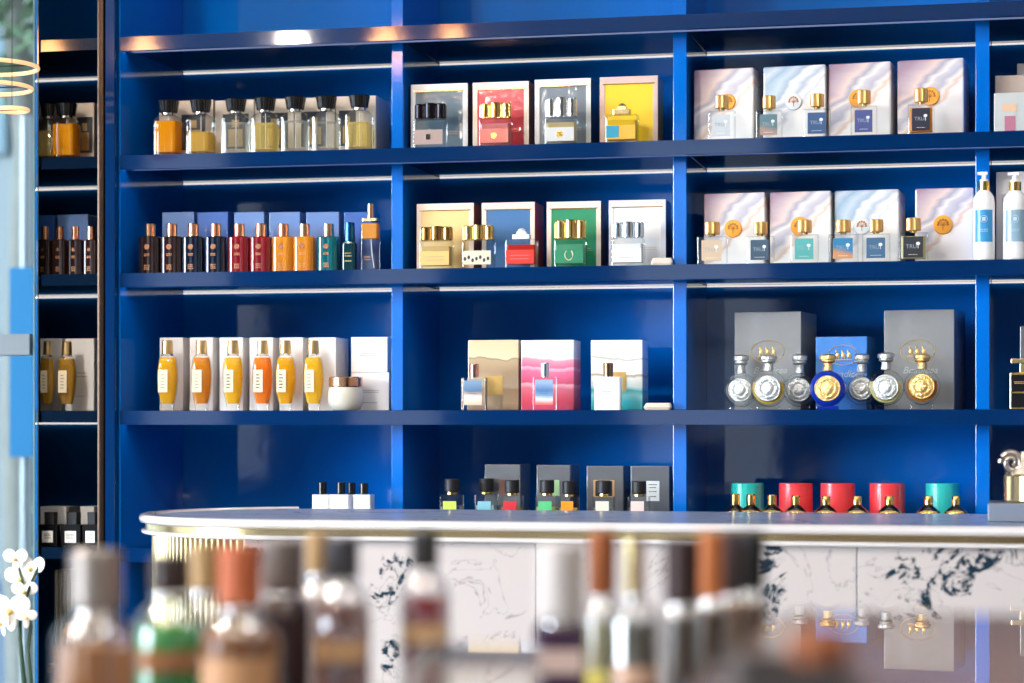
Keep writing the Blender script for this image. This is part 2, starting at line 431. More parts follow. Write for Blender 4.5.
# pastel art boxes of the right bay
def art(label, x0, x1, ytop, k, pal, seal, dep=.08, Y=.085, rz=-.10, sealm=None):
    cx, W, H, z = place(x0, x1, ytop, k, Y)
    if pal == 'warm':
        st = [(0,(248,244,240)),(.40,(246,240,234)),(.43,(226,196,178)),(.47,(236,226,220)),(.52,(186,182,194)),(.58,(206,200,206)),(.61,(238,228,222)),(.66,(170,166,182)),(.71,(226,202,194)),(.80,(190,168,178)),(.90,(168,140,158)),(1,(150,128,150))]
    else:
        st = [(0,(248,244,240)),(.42,(246,242,238)),(.46,(206,208,216)),(.50,(240,236,234)),(.56,(176,186,200)),(.60,(214,218,224)),(.64,(240,240,240)),(.68,(160,180,200)),(.74,(190,204,216)),(.82,(150,178,200)),(.90,(196,204,214)),(1,(140,164,188))]
    mt = ramp_mat('art card '+pal, st, -.46/W, .62/H, .18, .24, 20, stretch=(.35,1,1.6))
    r, W, H, d = carton('perfume_box', label, x0, x1, ytop, k, Y, dep, mt, 'pastel art boxes', rz, bev=.003)
    if seal:
        sxp, syp, srp, m = seal
        R = srp/600.0
        lx = PX(sxp, Y)-cx; lz = PZ(sxp, syp, Y)-z
        M = Matrix.Translation((lx, -d/2-.0001, lz)) @ Matrix.Rotation(PI/2, 4, 'X')
        s = obj('seal', newbm(lathe, [(0, R*.97), (.0012, R), (.0022, R*.9)], 28, M), m, r)
        bm = bmesh.new()
        y = -d/2-.0026
        box(bm, lx-.0006, lx+.0006, y, y+.0005, lz-R*.55, lz+R*.1)
        for a in (-1.6,-1.1,-.55,0,.55,1.1,1.6):
            ellip(bm, (lx+math.sin(a)*R*.5, y, lz+R*.05+math.cos(a)*R*.5), (R*.13,.0005,R*.13), 8, 5)
            tube(bm, [(lx, y, lz-R*.1), (lx+math.sin(a)*R*.45, y, lz+R*.05+math.cos(a)*R*.45)], .0004, 5)
        obj('tree_emblem', bm, P('seal emblem', (176,116,52), .4, metal=.5), s)
    return r
SEALG = P('gold seal', (242,164,60), .4, metal=.15); SEALP = P('pale silver seal', (214,220,226), .4, metal=.2)
art('pink and grey swirl box, first box right of the divider, top shelf', 695, 756, 68, 2, 'warm', (730,101.5,8,SEALG))
art('pale blue swirl box with silver seal on the top shelf', 764, 827, 65, 2, 'cool', (795,101.5,8.5,SEALP), dep=.06, rz=-.09)
art('pink swirl box with gold seal between blue box and end box', 830, 893, 62, 2, 'warm', (860,98,9,SEALG), rz=-.09)
art('pink swirl box at the right end of the top shelf, amber bottle before it', 899, 966, 58.5, 2, 'warm', (932,96,9.5,SEALG), rz=-.09)
art('pink swirl box with uncovered gold seal, first right of divider, second shelf', 705, 767, 192.5, 3, 'warm', (735,228.5,9,SEALG), rz=-.09)
art('swirl box with gold seal behind the teal labelled bottle', 771, 833, 191, 3, 'warm', (802,226,9.5,SEALG), rz=-.09)
art('pale blue swirl box on the second shelf', 836, 901, 189.5, 3, 'cool', (864,226,8.5,SEALP), rz=-.09)
art('swirl box with gold seal beside the white pump bottle', 915, 974, 188, 3, 'warm', (943,225,9.5,SEALG), rz=-.0)

# beige boxes with dark windows
def winbox(label, x0, x1, ytop, k, wx0, wx1, Y=.085, dep=.06, mat=None, grp='beige window boxes'):
    r, W, H, d = carton('perfume_box', label, x0, x1, ytop, k, Y, dep, mat or card('beige', (206,190,172)), grp)
    w = front(r, 'window', cello('window dark', (46,50,58)), -W/2+W*wx0, -W/2+W*wx1, H*.16, H*.76, d, .0008)
    bm = bmesh.new(); c = -W/2+W*(wx0+wx1)/2; ww = W*(wx1-wx0)*.28
    box(bm, c-ww, c+ww, -d/2-.0013, -d/2-.0009, H*.2, H*.5); box(bm, c-ww*.5, c+ww*.5, -d/2-.0013, -d/2-.0009, H*.53, H*.66)
    obj('bottle_picture', bm, card('picture gold', (172,140,84)), w)
    return r
winbox('beige window box at the pillar end, behind the amber square bottle', 159, 213, 100.5, 2, .42, .86)
winbox('beige window box behind the clear bottle next to pale gold one', 215, 254, 100, 2, .2, .86)
winbox('beige window box behind the middle of the black-capped bottles', 255, 294, 99, 2, .16, .84)
winbox('beige window box, second from the divider end of its shelf', 295, 335, 97.5, 2, .16, .80)
winbox('beige window box at the divider end, behind the last pale yellow bottle', 336, 376, 96, 2, .08, .5, dep=.085)
winbox('beige window box on the dark mirrored side unit, behind the amber bottle', 66, 94, 103, 2, .40, .95)
carton('perfume_box', 'plain grey box at window end of the mirrored side unit, top shelf', 39, 64, 103.5, 2, .085, .06, card('dim grey', (120,116,114)), 'boxes on the mirrored side unit')
# blue wrapped boxes
BW = cello('blue foil', (44,92,170)); BW2 = cello('pale blue foil', (96,132,190))
for x0, x1, m, lb in ((162,194,BW2,'wrapped blue box, first from the pillar on the second shelf'),
        (197,228,BW,'plain deeper blue wrapped box, second from the pillar'),
        (234,264,BW2,'pale blue wrapped box behind the red perfume bottles'),
        (269,300,BW2,'pale blue wrapped box behind the orange perfume bottles'),
        (306,339,BW2,'pale blue wrapped box behind the teal perfume bottle'),
        (344,372,BW,'blue wrapped box behind the slim blue-capped bottle')):
    carton('perfume_box', lb, x0, x1, 212, 3, .095, .05, m, 'blue wrapped boxes')
carton('perfume_box', 'wrapped blue box on the mirrored side unit, behind the middle dark bottles', 57, 88, 214.5, 3, .095, .05, BW2, 'boxes on the mirrored side unit')
carton('perfume_box', 'wrapped dark blue box at the window end of the mirrored side unit', 39, 54, 215, 3, .095, .05, BW, 'boxes on the mirrored side unit')
# white cartons
WC = card('white embossed', (240,236,232)); 
def whitebox(label, x0, x1, ytop, k=4, dep=.055, Y=.088, z=None, grp='white cartons', txt=True):
    r, W, H, d = carton('perfume_box', label, x0, x1, ytop, k, Y, dep, WC, grp, z=z)
    if txt:
        bm = bmesh.new(); bars(bm, -W*.28, W*.28, [H*.52, H*.47], -d/2-.0002, .0011); bars(bm, -W*.2, W*.2, [H*.2], -d/2-.0002, .0009)
        obj('print', bm, TEXTG, r)
    return r, H
for (x0, x1), lb in zip(((159.5,183),(189.5,213),(219.5,243),(249.5,273),(279.5,303),(308.5,336)),
        ('white carton at the pillar end of the third shelf', 'white carton behind the amber-tinted oval bottle', 'white carton behind the third oval bottle from the pillar',
         'white carton behind the orange oval bottle', 'white carton behind the fifth oval bottle from the pillar', 'white carton behind the cream jar and last oval bottle')):
    whitebox(lb, x0, x1, 337.5, dep=.075, txt=False)
r, H1 = whitebox('lower of two stacked white printed cartons beside the cream jar', 351, 389, 372.5)
r, H2 = whitebox('upper of two stacked white printed cartons beside the cream jar', 351, 387.5, 337, z=SH[4]+EPS+H1+.0006)
whitebox('cream carton on the mirrored side unit beside the pillar', 65, 94, 338.5)
whitebox('cream carton on the mirrored side unit at its window end', 40, 62, 338.5, txt=False)
# sand art boxes
def bands(label, x0, x1, ytop, st, name, tagc=None, dep=.06):
    cx, W, H, z = place(x0, x1, ytop, 4, .09)
    mt = ramp_mat('band card '+name, st, .02/W, 1.0/H, 0, .13, 30, coat=.8, stretch=(1,1,.5))
    r, W, H, d = carton('perfume_box', label, x0, x1, ytop, 4, .09, dep, mt, 'sand art boxes')
    if tagc:
        a, b, t0, t1 = tagc
        front(r, 'gold_plate', TEXTGOLD, PX(a,.09)-cx, PX(b,.09)-cx, PZ(a,t1,.09)-z, PZ(a,t0,.09)-z, d, .0012)
    return r
bands('tan and cream sand pattern box with gold plate', 468, 518.5, 340, [(0,(150,120,96)),(.1,(186,158,124)),(.3,(170,140,110)),(.34,(196,176,150)),(.55,(178,150,118)),(.72,(190,164,128)),(.735,(150,124,96)),(.75,(232,210,172)),(1,(226,200,158))], 'sand', (487,503,376,395), .04)
bands('pink and red wave pattern box', 521, 574, 340, [(0,(214,70,110)),(.12,(236,80,100)),(.3,(238,120,140)),(.36,(250,190,200)),(.38,(226,84,118)),(.55,(228,110,146)),(.60,(244,180,196)),(.62,(228,104,140)),(.72,(236,150,170)),(.745,(250,220,222)),(.76,(206,214,230)),(1,(226,226,234))], 'pink')
bands('white box with turquoise waves at the bottom', 591, 642.5, 340, [(0,(20,170,176)),(.12,(70,196,200)),(.2,(150,220,216)),(.27,(60,184,190)),(.33,(214,232,226)),(.46,(236,232,222)),(.50,(170,150,110)),(.52,(238,234,226)),(.72,(232,228,218)),(.74,(176,170,150)),(.755,(240,236,230)),(1,(240,236,230))], 'sea', (613,626,372,392))
# emblem boxes
def emblem_box(label, x0, x1, ytop, mat, ex, ey, dep, rz, erx=17, ery=11):
    cx, W, H, z = place(x0, x1, ytop, 4, .09)
    r, W, H, d = carton('perfume_box', label, x0, x1, ytop, 4, .09, dep, mat, 'wrapped emblem boxes', rz)
    lx = PX(ex,.09)-cx; lz = PZ(ex,ey,.09)-z; s = 1/600.
    bm = bmesh.new()
    tube(bm, [(lx+erx*s*math.cos(a), -d/2-.0006, lz+ery*s*math.sin(a)) for a in [2*PI*i/32 for i in range(32)]], .0006, 6, True)
    e = obj('emblem_ring', bm, TEXTGOLD, r)
    bm = bmesh.new()
    y = -d/2-.0008
    for q in (-.55, 0, .55):      # three rearing horses over a base line
        bx = lx+q*erx*s*.7
        ellip(bm, (bx, y, lz), (.0032,.0008,.0042), 8, 6); ellip(bm, (bx-.002, y, lz+.0058), (.0014,.0008,.0028), 8, 6)
        box(bm, bx-.0032, bx-.0022, y-.0003, y+.0004, lz-.007, lz-.001); box(bm, bx+.0016, bx+.0026, y-.0003, y+.0004, lz-.007, lz-.001)
    box(bm, lx-erx*s*.6, lx+erx*s*.6, y-.0003, y+.0004, lz-.0085, lz-.0072)
    obj('chariot_emblem', bm, TEXTGOLD, r)
    text('script_lettering', 'Boadicea', .016, (lx+.004, -d/2-.0006, lz-.0315), P('pale script print', (176,178,176), .4, metal=.3), r, shear=.35)
    return r
GW = cello('pewter grey', (128,128,128))
emblem_box('tall grey wrapped emblem box left of the blue one', 738, 806, 311.5, GW, 772, 351.5, .11, -.15)
emblem_box('short blue wrapped emblem box between two grey ones', 818, 870, 336.5, cello('royal blue', (52,120,196)), 846, 355, .08, -.12, 15, 10)
emblem_box('tall grey wrapped emblem box behind the gold medallion bottle', 888, 959, 309.5, GW, 922, 351, .11, -.14)
# dark boxes, bottom shelf
DG = cello('charcoal', (92,94,98))
for x0, x1, yt, lb, pl in ((485,521,464.5,'charcoal wrapped box with brown label behind the red labelled bottle',((500,508,479,495),(120,84,76))),
        (537,571,465,'charcoal wrapped box with pale green label',((553,560,480,496),(150,190,140))),
        (587,624,466,'charcoal wrapped box with brass-edged dark label',((594,615,480,497),(196,152,100))),
        (631,670,466,'charcoal wrapped box with white label beside the divider',((647,660,481,501),(220,224,222)))):
    r, W, H, d = carton('perfume_box', lb, x0, x1, yt, 5, .09, .07, DG, 'charcoal wrapped boxes', -.03)
    cx, _, _, z = place(x0, x1, yt, 5, .09); q, c = pl
    l = front(r, 'label_card', card('lab%d' % x0, c), PX(q[0],.09)-cx, PX(q[1],.09)-cx, PZ(q[0],q[3],.09)-z, PZ(q[0],q[2],.09)-z, d, .001)
    if x0 == 587: front(r, 'dark_label', BLACKM, PX(q[0]+2,.09)-cx, PX(q[1]-2,.09)-cx, PZ(q[0],q[3]-1,.09)-z, PZ(q[0],q[2]+1,.09)-z, d, .0016)
    if x0 == 631:
        bm = bmesh.new(); a0 = PX(649,.09)-cx; a1 = PX(658,.09)-cx
        bars(bm, a0, a1, [PZ(650,v,.09)-z for v in (485,488,492,497)], -d/2-.0011, .0014); obj('print', bm, BLACKM, l)
for x0, x1, c, lb in ((37,66,(232,230,228),'white carton on the bottom shelf of the mirrored side unit, window end'),(69,78,(20,20,22),'thin black carton on the bottom shelf of the mirrored side unit'),(80,94,(226,224,222),'narrow white carton beside the pillar, bottom shelf of mirrored side unit')):
    carton('perfume_box', lb, x0 if x0 > 39 else 40, x1, 506.5, 5, .088, .05, card('low%d' % x0, c), 'boxes on the mirrored side unit')
# right-end boxes
carton('perfume_box', 'taupe box at the right end of the top shelf', 995, 1040, 75, 2, .09, .05, card('taupe', (196,178,166)), None)
carton('perfume_box', 'tall white box behind the taupe box, right end', 1017, 1050, 63, 2, .15, .05, PAPER, None)
r, W, H, d = carton('perfume_box', 'pale grey box with pink label at the right end of the top shelf', 994, 1032, 92.5, 2, .03, .05, card('pale grey box', (196,200,200)), None)
l = front(r, 'pink_label', card('pinkl', (190,116,140)), -W*.22, W*.06, H*.03, H*.42, d, .0008)
front(r, 'peach_emblem', card('peachl', (226,190,158)), -W*.28, W*.1, H*.52, H*.72, d, .0008)
r, W, H, d = carton('perfume_box', 'tall white box with a round handle behind the second pump bottle', 996, 1034, 171.5, 3, .09, .06, PAPER, None)
bm = bmesh.new(); tube(bm, [(-W*.1+.013*math.cos(a), -d/2-.0012, H*.68+.013*math.sin(a)) for a in [PI*.5+PI*i/12 for i in range(13)]], .0012, 6); obj('ring_mark', bm, card('ringm', (220,200,170)), r)
carton('perfume_box', 'charcoal box behind the black and gold bottle', 1020, 1050, 326, 4, .09, .06, DG, None)
def sachet(label, x0, x1, yt, k):
    cx, W, h, z = place(x0, x1, yt, k, .05)
    bm = bmesh.new(); loft(bm, [(0,W*.9,.03,.004),(h*.4,W,.034,.004),(h,W*.86,.028,.004,.001,.002)], 3)
    o = obj('sample_card_pack', bm, card('sachet', (232,214,196)), None); o.location = (cx,.05,z); o.rotation_euler = (0,0,.12)
    tag(o, label, 'packet', 'sample packs')
sachet('small cream sample packet beside the white gift box', 651, 673, 258.5, 3)
sachet('small flat sample packet beside the turquoise wave box', 644, 672, 403, 4)

# ------------------------------------------------------------------ bottles on the shelves
def bottle_root(name, label, x0, x1, ytop, k, Y, group, cat='perfume bottle', rz=0):
    cx, W, H, z = place(x0, x1, ytop, k, Y)
    return thing(name, label, cat, (cx, Y, z), rz, group), W, H
def square_bottle(label, xc, ytop, liq, fill, k=2, hw=12.5, group='black-capped square bottles', Y=.045):
    r, W, H = bottle_root('perfume_bottle', label, xc-hw, xc+hw, ytop, k, Y, group)
    d = W*.9; c = W*.16
    B = H*.74
    body = obj('glass_body', newbm(loft, [(0,W*.94,d*.94,c),(H*.02,W,d,c),(B*.86,W,d,c),(B*.95,W*.84,d*.84,c*1.6),(B,W*.5,d*.5,W*.2)], 2), GLASST, r)
    t = W*.07
    if liq:
        top = B*.10+(B*.84-B*.10)*fill
        obj('perfume', newbm(loft, [(B*.10,W-2*t,d-2*t,c*.8),(top,W-2*t,d-2*t,c*.8)], 2), liq, body)
    obj('dip_tube', newbm(loft, [(B*.11,.0012,.0012,.0005),(B*.98,.0012,.0012,.0005)], 1), WHITE, body)
    obj('collar', newbm(lathe, [(B+.0001,W*.25),(B+H*.035,W*.25)], 20), SILVER, r)
    z0 = B+H*.035+.0001
    obj('cap', newbm(fluted, z0, H, W*.34, 14, W*.02, 1.22), BLACK, r)
    return r
A1 = liquid('amber', (250,168,24)); A2 = liquid('pale gold', (248,206,96), .58); A3 = liquid('straw', (252,230,150), .74); A4 = liquid('clear', (250,250,246), .97)
for a in (('square amber perfume bottle with black cap, first on the top shelf',168.5,100.5,A1,1),
          ('square black-capped bottle two thirds full of pale gold perfume, second on its shelf',201,100,A2,.62),
          ('clear square black-capped bottle, first right of the pale gold one',236,99,A4,.9),
          ('square black-capped bottle with straw tint, in the middle of the seven',265.5,98,A3,.85),
          ('clear square black-capped bottle, first right of the middle one',295.5,97,A4,.9),
          ('clear square black-capped bottle next to the last one by the divider',326.5,96.5,A4,.85),
          ('square black-capped bottle with pale yellow perfume, last before the divider',359.5,95.5,A3,.8)):
    square_bottle(*a)
square_bottle('dark amber square bottle on the mirrored side unit beside the pillar', 66.5, 103.5, A1, 1, group='square bottles on the mirrored side unit')
square_bottle('straw-coloured square bottle at the window end of the mirrored side unit', 48, 104, A3, .8, hw=8.5, group='square bottles on the mirrored side unit')

def jewel_bottle(label, x0, x1, ytop, ycap, k, capm, low, lowname, liq=None, style='lobed', Y=.04, mark=None):
    r, W, H = bottle_root('perfume_bottle', label, x0, x1, ytop, k, Y, 'flat jewel-capped bottles')
    cx, _, _, z = place(x0, x1, ytop, k, Y)
    B = PZ((x0+x1)/2, ycap, Y)-z
    d = W*.55
    body = obj('glass_body', newbm(loft, [(0,W*.96,d*.94,.003),(.0015,W,d,.003),(B*.93,W,d,.003),(B,W*.96,d*.92,.003)], 2), GLASST, r)
    if liq:
        obj('perfume', newbm(loft, [(B*.14,W*.9,d*.8,.002),(B*.80,W*.9,d*.8,.002)], 2), liq, body)
    lb = obj('label_band', newbm(box, -W*.46, W*.46, -d/2-.0008, -d/2-.0001, B*.14, B*.62, .0002), low, r)
    bm = bmesh.new()
    if style == 'lobed':
        h0, h1 = B+.0012, H
        for q, rr_ in ((-.34,.155),(0,.2),(.34,.155)):
            lathe(bm, [(h0,W*rr_),(h0+.001,W*rr_*1.04),(h1-.003 if q else h1-.001,W*rr_*1.04),(h1-.001 if q else h1,W*rr_*.9)], 20, Matrix.Translation((q*W,0,0)))
        box(bm, -W*.49, W*.49, -W*.12, W*.12, h0, h0+(h1-h0)*.86, .001)
        cap = obj('cap', bm, capm, r)
        bm = bmesh.new(); box(bm, -W*.44, W*.44, -W*.15, W*.15, B-.0001, B+.0012); obj('collar', bm, capm, r)
    else:
        h0, h1 = B+.0002, H
        loft(bm, [(h0,W*.56,d*.6,.002),(h0+(h1-h0)*.42,W*.56,d*.6,.002)], 2)
        loft(bm, [(h0+(h1-h0)*.42,W*.34,d*.4,.002),(h0+(h1-h0)*.72,W*.3,d*.36,.002)], 2)
        lathe(bm, [(h0+(h1-h0)*.72,W*.10),(h0+(h1-h0)*.86,W*.13),(h1,W*.06)], 14)
        obj('cap', bm, capm, r)
    if mark == 'plate':
        M = Matrix.Translation((0,-d/2-.0009,B*.38)) @ Matrix.Rotation(PI/2,4,'X'); obj('emblem', newbm(lathe, [(0,W*.11),(.0008,W*.10)], 18, M), GOLD, lb)
    elif mark == 'square':
        obj('emblem', newbm(box, -W*.07, W*.07, -d/2-.0014, -d/2-.0009, B*.30, B*.48), BLACK, lb)
    elif mark == 'horseshoe':
        bm = bmesh.new(); tube(bm, [(W*.13*math.sin(a), -d/2-.0014, B*.42-W*.15*math.cos(a)*1.1) for a in [(-2.5+5.0*i/16) for i in range(17)]], .0010, 6)
        obj('horseshoe_emblem', bm, P('pale gold mark', (244,226,186), .3, metal=.4), lb)
    elif mark == 'blue':
        obj('blue_sticker', newbm(box, -W*.46, -W*.06, -d/2-.0016, -d/2-.0009, B*.2, B*.6), card('teal sticker', (30,146,176)), lb)
    elif mark == 'floral':
        bm = bmesh.new()
        for q in range(7): ellip(bm, (W*(-.38+.125*q), -d/2-.001, B*(.34+.06*math.sin(q*2.1))), (W*.045,.0005,B*.07), 8, 5)
        obj('floral_print', bm, P('ink grey', (70,66,70), .5), lb)
    else:
        bm = bmesh.new(); bars(bm, -W*.34, W*.34, [B*.42,B*.3], -d/2-.0009, .0009); obj('print', bm, TEXTG, lb)
    return r
jewel_bottle('flat bottle with black jewel cap in front of the slate box', 415, 446, 103.5, 119.5, 2, P('black chrome', (40,40,46), .15, metal=.9), card('stone', (168,146,140)), '', mark='square')
jewel_bottle('flat bottle with gold cap in front of the red box', 480.5, 511.5, 103, 118.5, 2, GOLD, card('red foil', (214,110,96)), '', liquid('rose', (236,150,150)), mark='plate')
jewel_bottle('flat bottle with silver cap in front of the grey box', 546, 577, 98, 117.5, 2, SILVER, card('silver lab', (206,206,206)), '', liquid('pale straw', (226,204,150)), mark='plate')
jewel_bottle('yellow bottle with tiered gold cap and teal sticker', 606.5, 638, 103.5, 115, 2, BRASS, card('amber lab', (236,178,60)), '', liquid('bright yellow', (250,214,60)), 'tier', mark='blue')
jewel_bottle('flat bottle with bronze cap and tan label before the tan box', 421, 452.5, 226.5, 241, 3, BRONZEG, card('tan lab', (232,188,112)), '', liquid('honey', (236,206,140)))
jewel_bottle('flat bottle with gold cap and floral label beside the tan box', 463.5, 494, 225, 240.5, 3, GOLD, card('cream lab', (226,216,190)), '', mark='floral')
jewel_bottle('flat red and clear bottle with white tiered cap', 506.5, 537, 228.5, 239.5, 3, WHITE, card('red lab', (220,52,42)), '', liquid('red', (222,60,44)), 'tier')
jewel_bottle('flat green bottle with gold cap and horseshoe emblem', 555.5, 586, 220, 239, 3, GOLD, card('green lab', (34,134,96)), '', liquid('green', (110,190,150)), mark='horseshoe')
jewel_bottle('flat white bottle with silver cap in front of the white box', 612.5, 644, 222, 238.5, 3, SILVER, card('white lab', (238,238,236)), '', P('milk', (240,240,238), .2, trans=.2))

def art_bottle(label, x0, x1, ytop, k, labm, liq=None, Y=.04, dark=False):
    r, W, H = bottle_root('perfume_bottle', label, x0, x1, ytop, k, Y, 'square bottles with gold turned caps')
    B = H*.66; d = W*.5
    body = obj('glass_body', newbm(loft, [(0,W*.98,d*.97,.002),(.001,W,d,.002),(B-.001,W,d,.002),(B,W*.97,d*.95,.002)], 2), GLASST, r)
    if liq: obj('perfume', newbm(loft, [(B*.12,W*.84,d*.72,.002),(B*.88,W*.84,d*.72,.002)], 2), liq, body)
    l = obj('label_plate', newbm(box, -W*.34, W*.34, -d/2-.0009, -d/2-.0001, B*.15, B*.86, .0002), labm, r)
    tm = TEXTW
    text('lettering', 'TRU', W*.2, (-W*.06, -d/2-.0012, B*.52), P('silver print', (150,164,176), .4), l)
    bm = bmesh.new(); ellip(bm, (W*.17,-d/2-.0012,B*.62), (W*.075,.0004,W*.06), 10, 6); box(bm, W*.16, W*.18, -d/2-.0014, -d/2-.001, B*.46, B*.6)
    bars(bm, -W*.2, W*.2, [B*.24], -d/2-.001, .0006)
    obj('tree_mark', bm, tm, l)
    obj('neck', newbm(lathe, [(B+.0001,W*.11),(B+H*.045,W*.13)], 16), GOLD, r)
    obj('cap', newbm(fluted, B+H*.047, H, W*.26, 10, W*.03, 1.0), WOODC, r)
    bm = bmesh.new()
    return r
def lab2(name, c0, c1): return ramp_mat('plate '+name, [(0,c1),(.35,c1),(.55,c0),(1,c0)], 6, 24, .0, .0, 10, coat=.3)
art_bottle('square clear bottle with pale silver label, first on top shelf of right bay', 709, 735, 95.5, 2, card('silver plate', (196,202,208)))
art_bottle('square bottle with half grey half rose label on the top shelf', 756.5, 782, 96, 2, lab2('dusk', (92,124,134), (170,142,130)))
art_bottle('square bottle with blue label beside the silver seal', 804, 830.5, 94, 2, card('blue plate', (58,90,134)))
art_bottle('square bottle with violet blue label, fourth on the top shelf', 851, 877, 90.5, 2, card('violet plate', (72,84,140)))
art_bottle('amber square bottle with near-black label at the right of the top shelf', 908, 934.5, 88.5, 2, card('ink plate', (44,42,62)), A1)
art_bottle('square bottle with beige label beside the divider, second shelf', 698, 727, 222, 3, card('beige plate', (206,180,152)))
art_bottle('square bottle with dark slate label, second from the divider', 747, 774, 222, 3, card('slate plate', (60,84,104)))
art_bottle('square bottle with teal label', 791, 818.5, 220, 3, card('teal plate', (84,170,166)))
art_bottle('square bottle with blue and orange dune label', 829, 858, 220, 3, lab2('dune', (44,124,170), (206,144,98)))
art_bottle('square bottle with steel blue label, between dune and black labels', 862.5, 890, 219.5, 3, card('steel plate', (64,104,138)))
art_bottle('square bottle with black label, last before the pump bottles', 899, 928, 218, 3, card('black plate', (46,48,54)), liquid('pale lemon', (236,226,170)))

def copper_bottle(label, xc, col, k=3, yc=224, yb=237, hw=10.5, group='copper-capped bottles', Y=.05):
    r, W, H = bottle_root('perfume_bottle', label, xc-hw, xc+hw, yc, k, Y, group)
    cx, _, _, z = place(xc-hw, xc+hw, yc, k, Y)
    B = PZ(xc, yb, Y)-z; d = W*.75
    body = obj('glass_body', newbm(loft, [(0,W*.98,d*.97,W*.3),(.001,W,d,W*.3),(B-.0015,W,d,W*.3),(B,W*.92,d*.9,W*.28)], 8), P('tinted glass %d %d %d' % col, col, .05, trans=.35 if sum(col) > 200 else .1, coat=.6), r)
    bm = bmesh.new(); M = Matrix.Translation((0,-d/2-.0001,B*.72)) @ Matrix.Rotation(PI/2,4,'X'); lathe(bm, [(0,W*.13),(.0006,W*.12)], 14, M)
    obj('medallion', bm, COPPER, r)
    bm = bmesh.new(); bars(bm, -W*.13, W*.13, [B*.52,B*.48,B*.22,B*.17,B*.12], -d/2-.0001, .0016, .0005, .1); obj('print', bm, P('dim copper print', (196,140,100), .35, metal=.7), r)
    obj('cap', newbm(lathe, [(B+.0001,W*.23),(B+.001,W*.245),(H-.0006,W*.245),(H,W*.23)], 22), COPPER, r)
    return r
DK, NV, RD, AM, TL = (44,26,24), (16,26,46), (150,22,34), (240,150,24), (0,96,104)
for lb, x, c in (('dark brown copper-capped bottle at the pillar end of the second shelf',150,DK),('dark brown copper-capped bottle, second from the pillar',172,DK),
      ('navy black copper-capped bottle, third from the pillar',193.5,NV),('navy black copper-capped bottle beside the red ones',216,NV),
      ('red copper-capped bottle beside the navy one',239.5,RD),('red copper-capped bottle beside the orange ones',261,RD),
      ('orange copper-capped bottle beside the red ones',283.5,AM),('orange copper-capped bottle beside the teal one',304.5,AM),('teal glass copper-capped bottle',328.5,TL)):
    copper_bottle(lb, x, c)
for lb, x in (('dark copper-capped bottle on the mirrored side unit, nearest the window',45),('dark copper-capped bottle on the mirrored side unit, second from the window',60),('dark copper-capped bottle on the mirrored side unit, second from the pillar',75.5),('dark copper-capped bottle on the mirrored side unit, partly behind the pillar',91)):
    copper_bottle(lb, x, DK, 3, 226.5, 240, 7.2, 'copper-capped bottles on the mirrored side unit')
r, W, H = bottle_root('perfume_bottle', 'slim dark bottle with metallic blue cap', 343, 356.5, 222.5, 3, .05, None)
obj('glass_body', newbm(loft, [(0,W,W*.8,.004),(H*.56,W,W*.8,.004),(H*.60,W*.8,W*.7,.004)], 3), P('dark teal glass', (12,60,70), .05, trans=.2, coat=.6), r)
bm = bmesh.new(); bars(bm, -W*.25, W*.25, [H*.36,H*.3,H*.2], -W*.4-.0001, .0015); obj('print', bm, TEXTGOLD, r)
obj('cap', newbm(lathe, [(H*.60+.0001,W*.36),(H*.62,W*.4),(H-.001,W*.36),(H,W*.3)], 20), P('blue chrome', (50,130,190), .15, metal=1), r)
obj('collar', newbm(lathe, [(H*.57,W*.47),(H*.60,W*.44)], 20), SILVER, r)
r, W, H = bottle_root('perfume_bottle', 'tall clear spray bottle with copper atomiser beside the divider', 362, 379.5, 203.5, 3, .05, None)
d = W*.7
body = obj('glass_body', newbm(loft, [(0,W,d,.003),(H*.70,W,d,.003),(H*.73,W*.9,d*.9,.003)], 3), GLASST, r)
obj('perfume', newbm(loft, [(H*.48,W*.88,d*.84,.002),(H*.70,W*.88,d*.84,.002)], 3), A1, body)
obj('gold_band', newbm(loft, [(H*.735,W*.92,d*.92,.003),(H*.775,W*.9,d*.9,.003)], 3), BRASS, r)
obj('atomiser', newbm(lathe, [(H*.776,W*.2),(H*.99,W*.2),(H,W*.17)], 18), COPPER, r)
obj('dip_tube', newbm(tube, [(0,0,H*.7),(.001,0,H*.4),(.003,0,H*.2),(.006,0,H*.05)], .0008, 6), WHITE, body)
bm = bmesh.new(); bars(bm, -W*.3, W*.05, [H*.2,H*.16], -d/2-.0001, .001); obj('print', bm, TEXTGOLD, r)

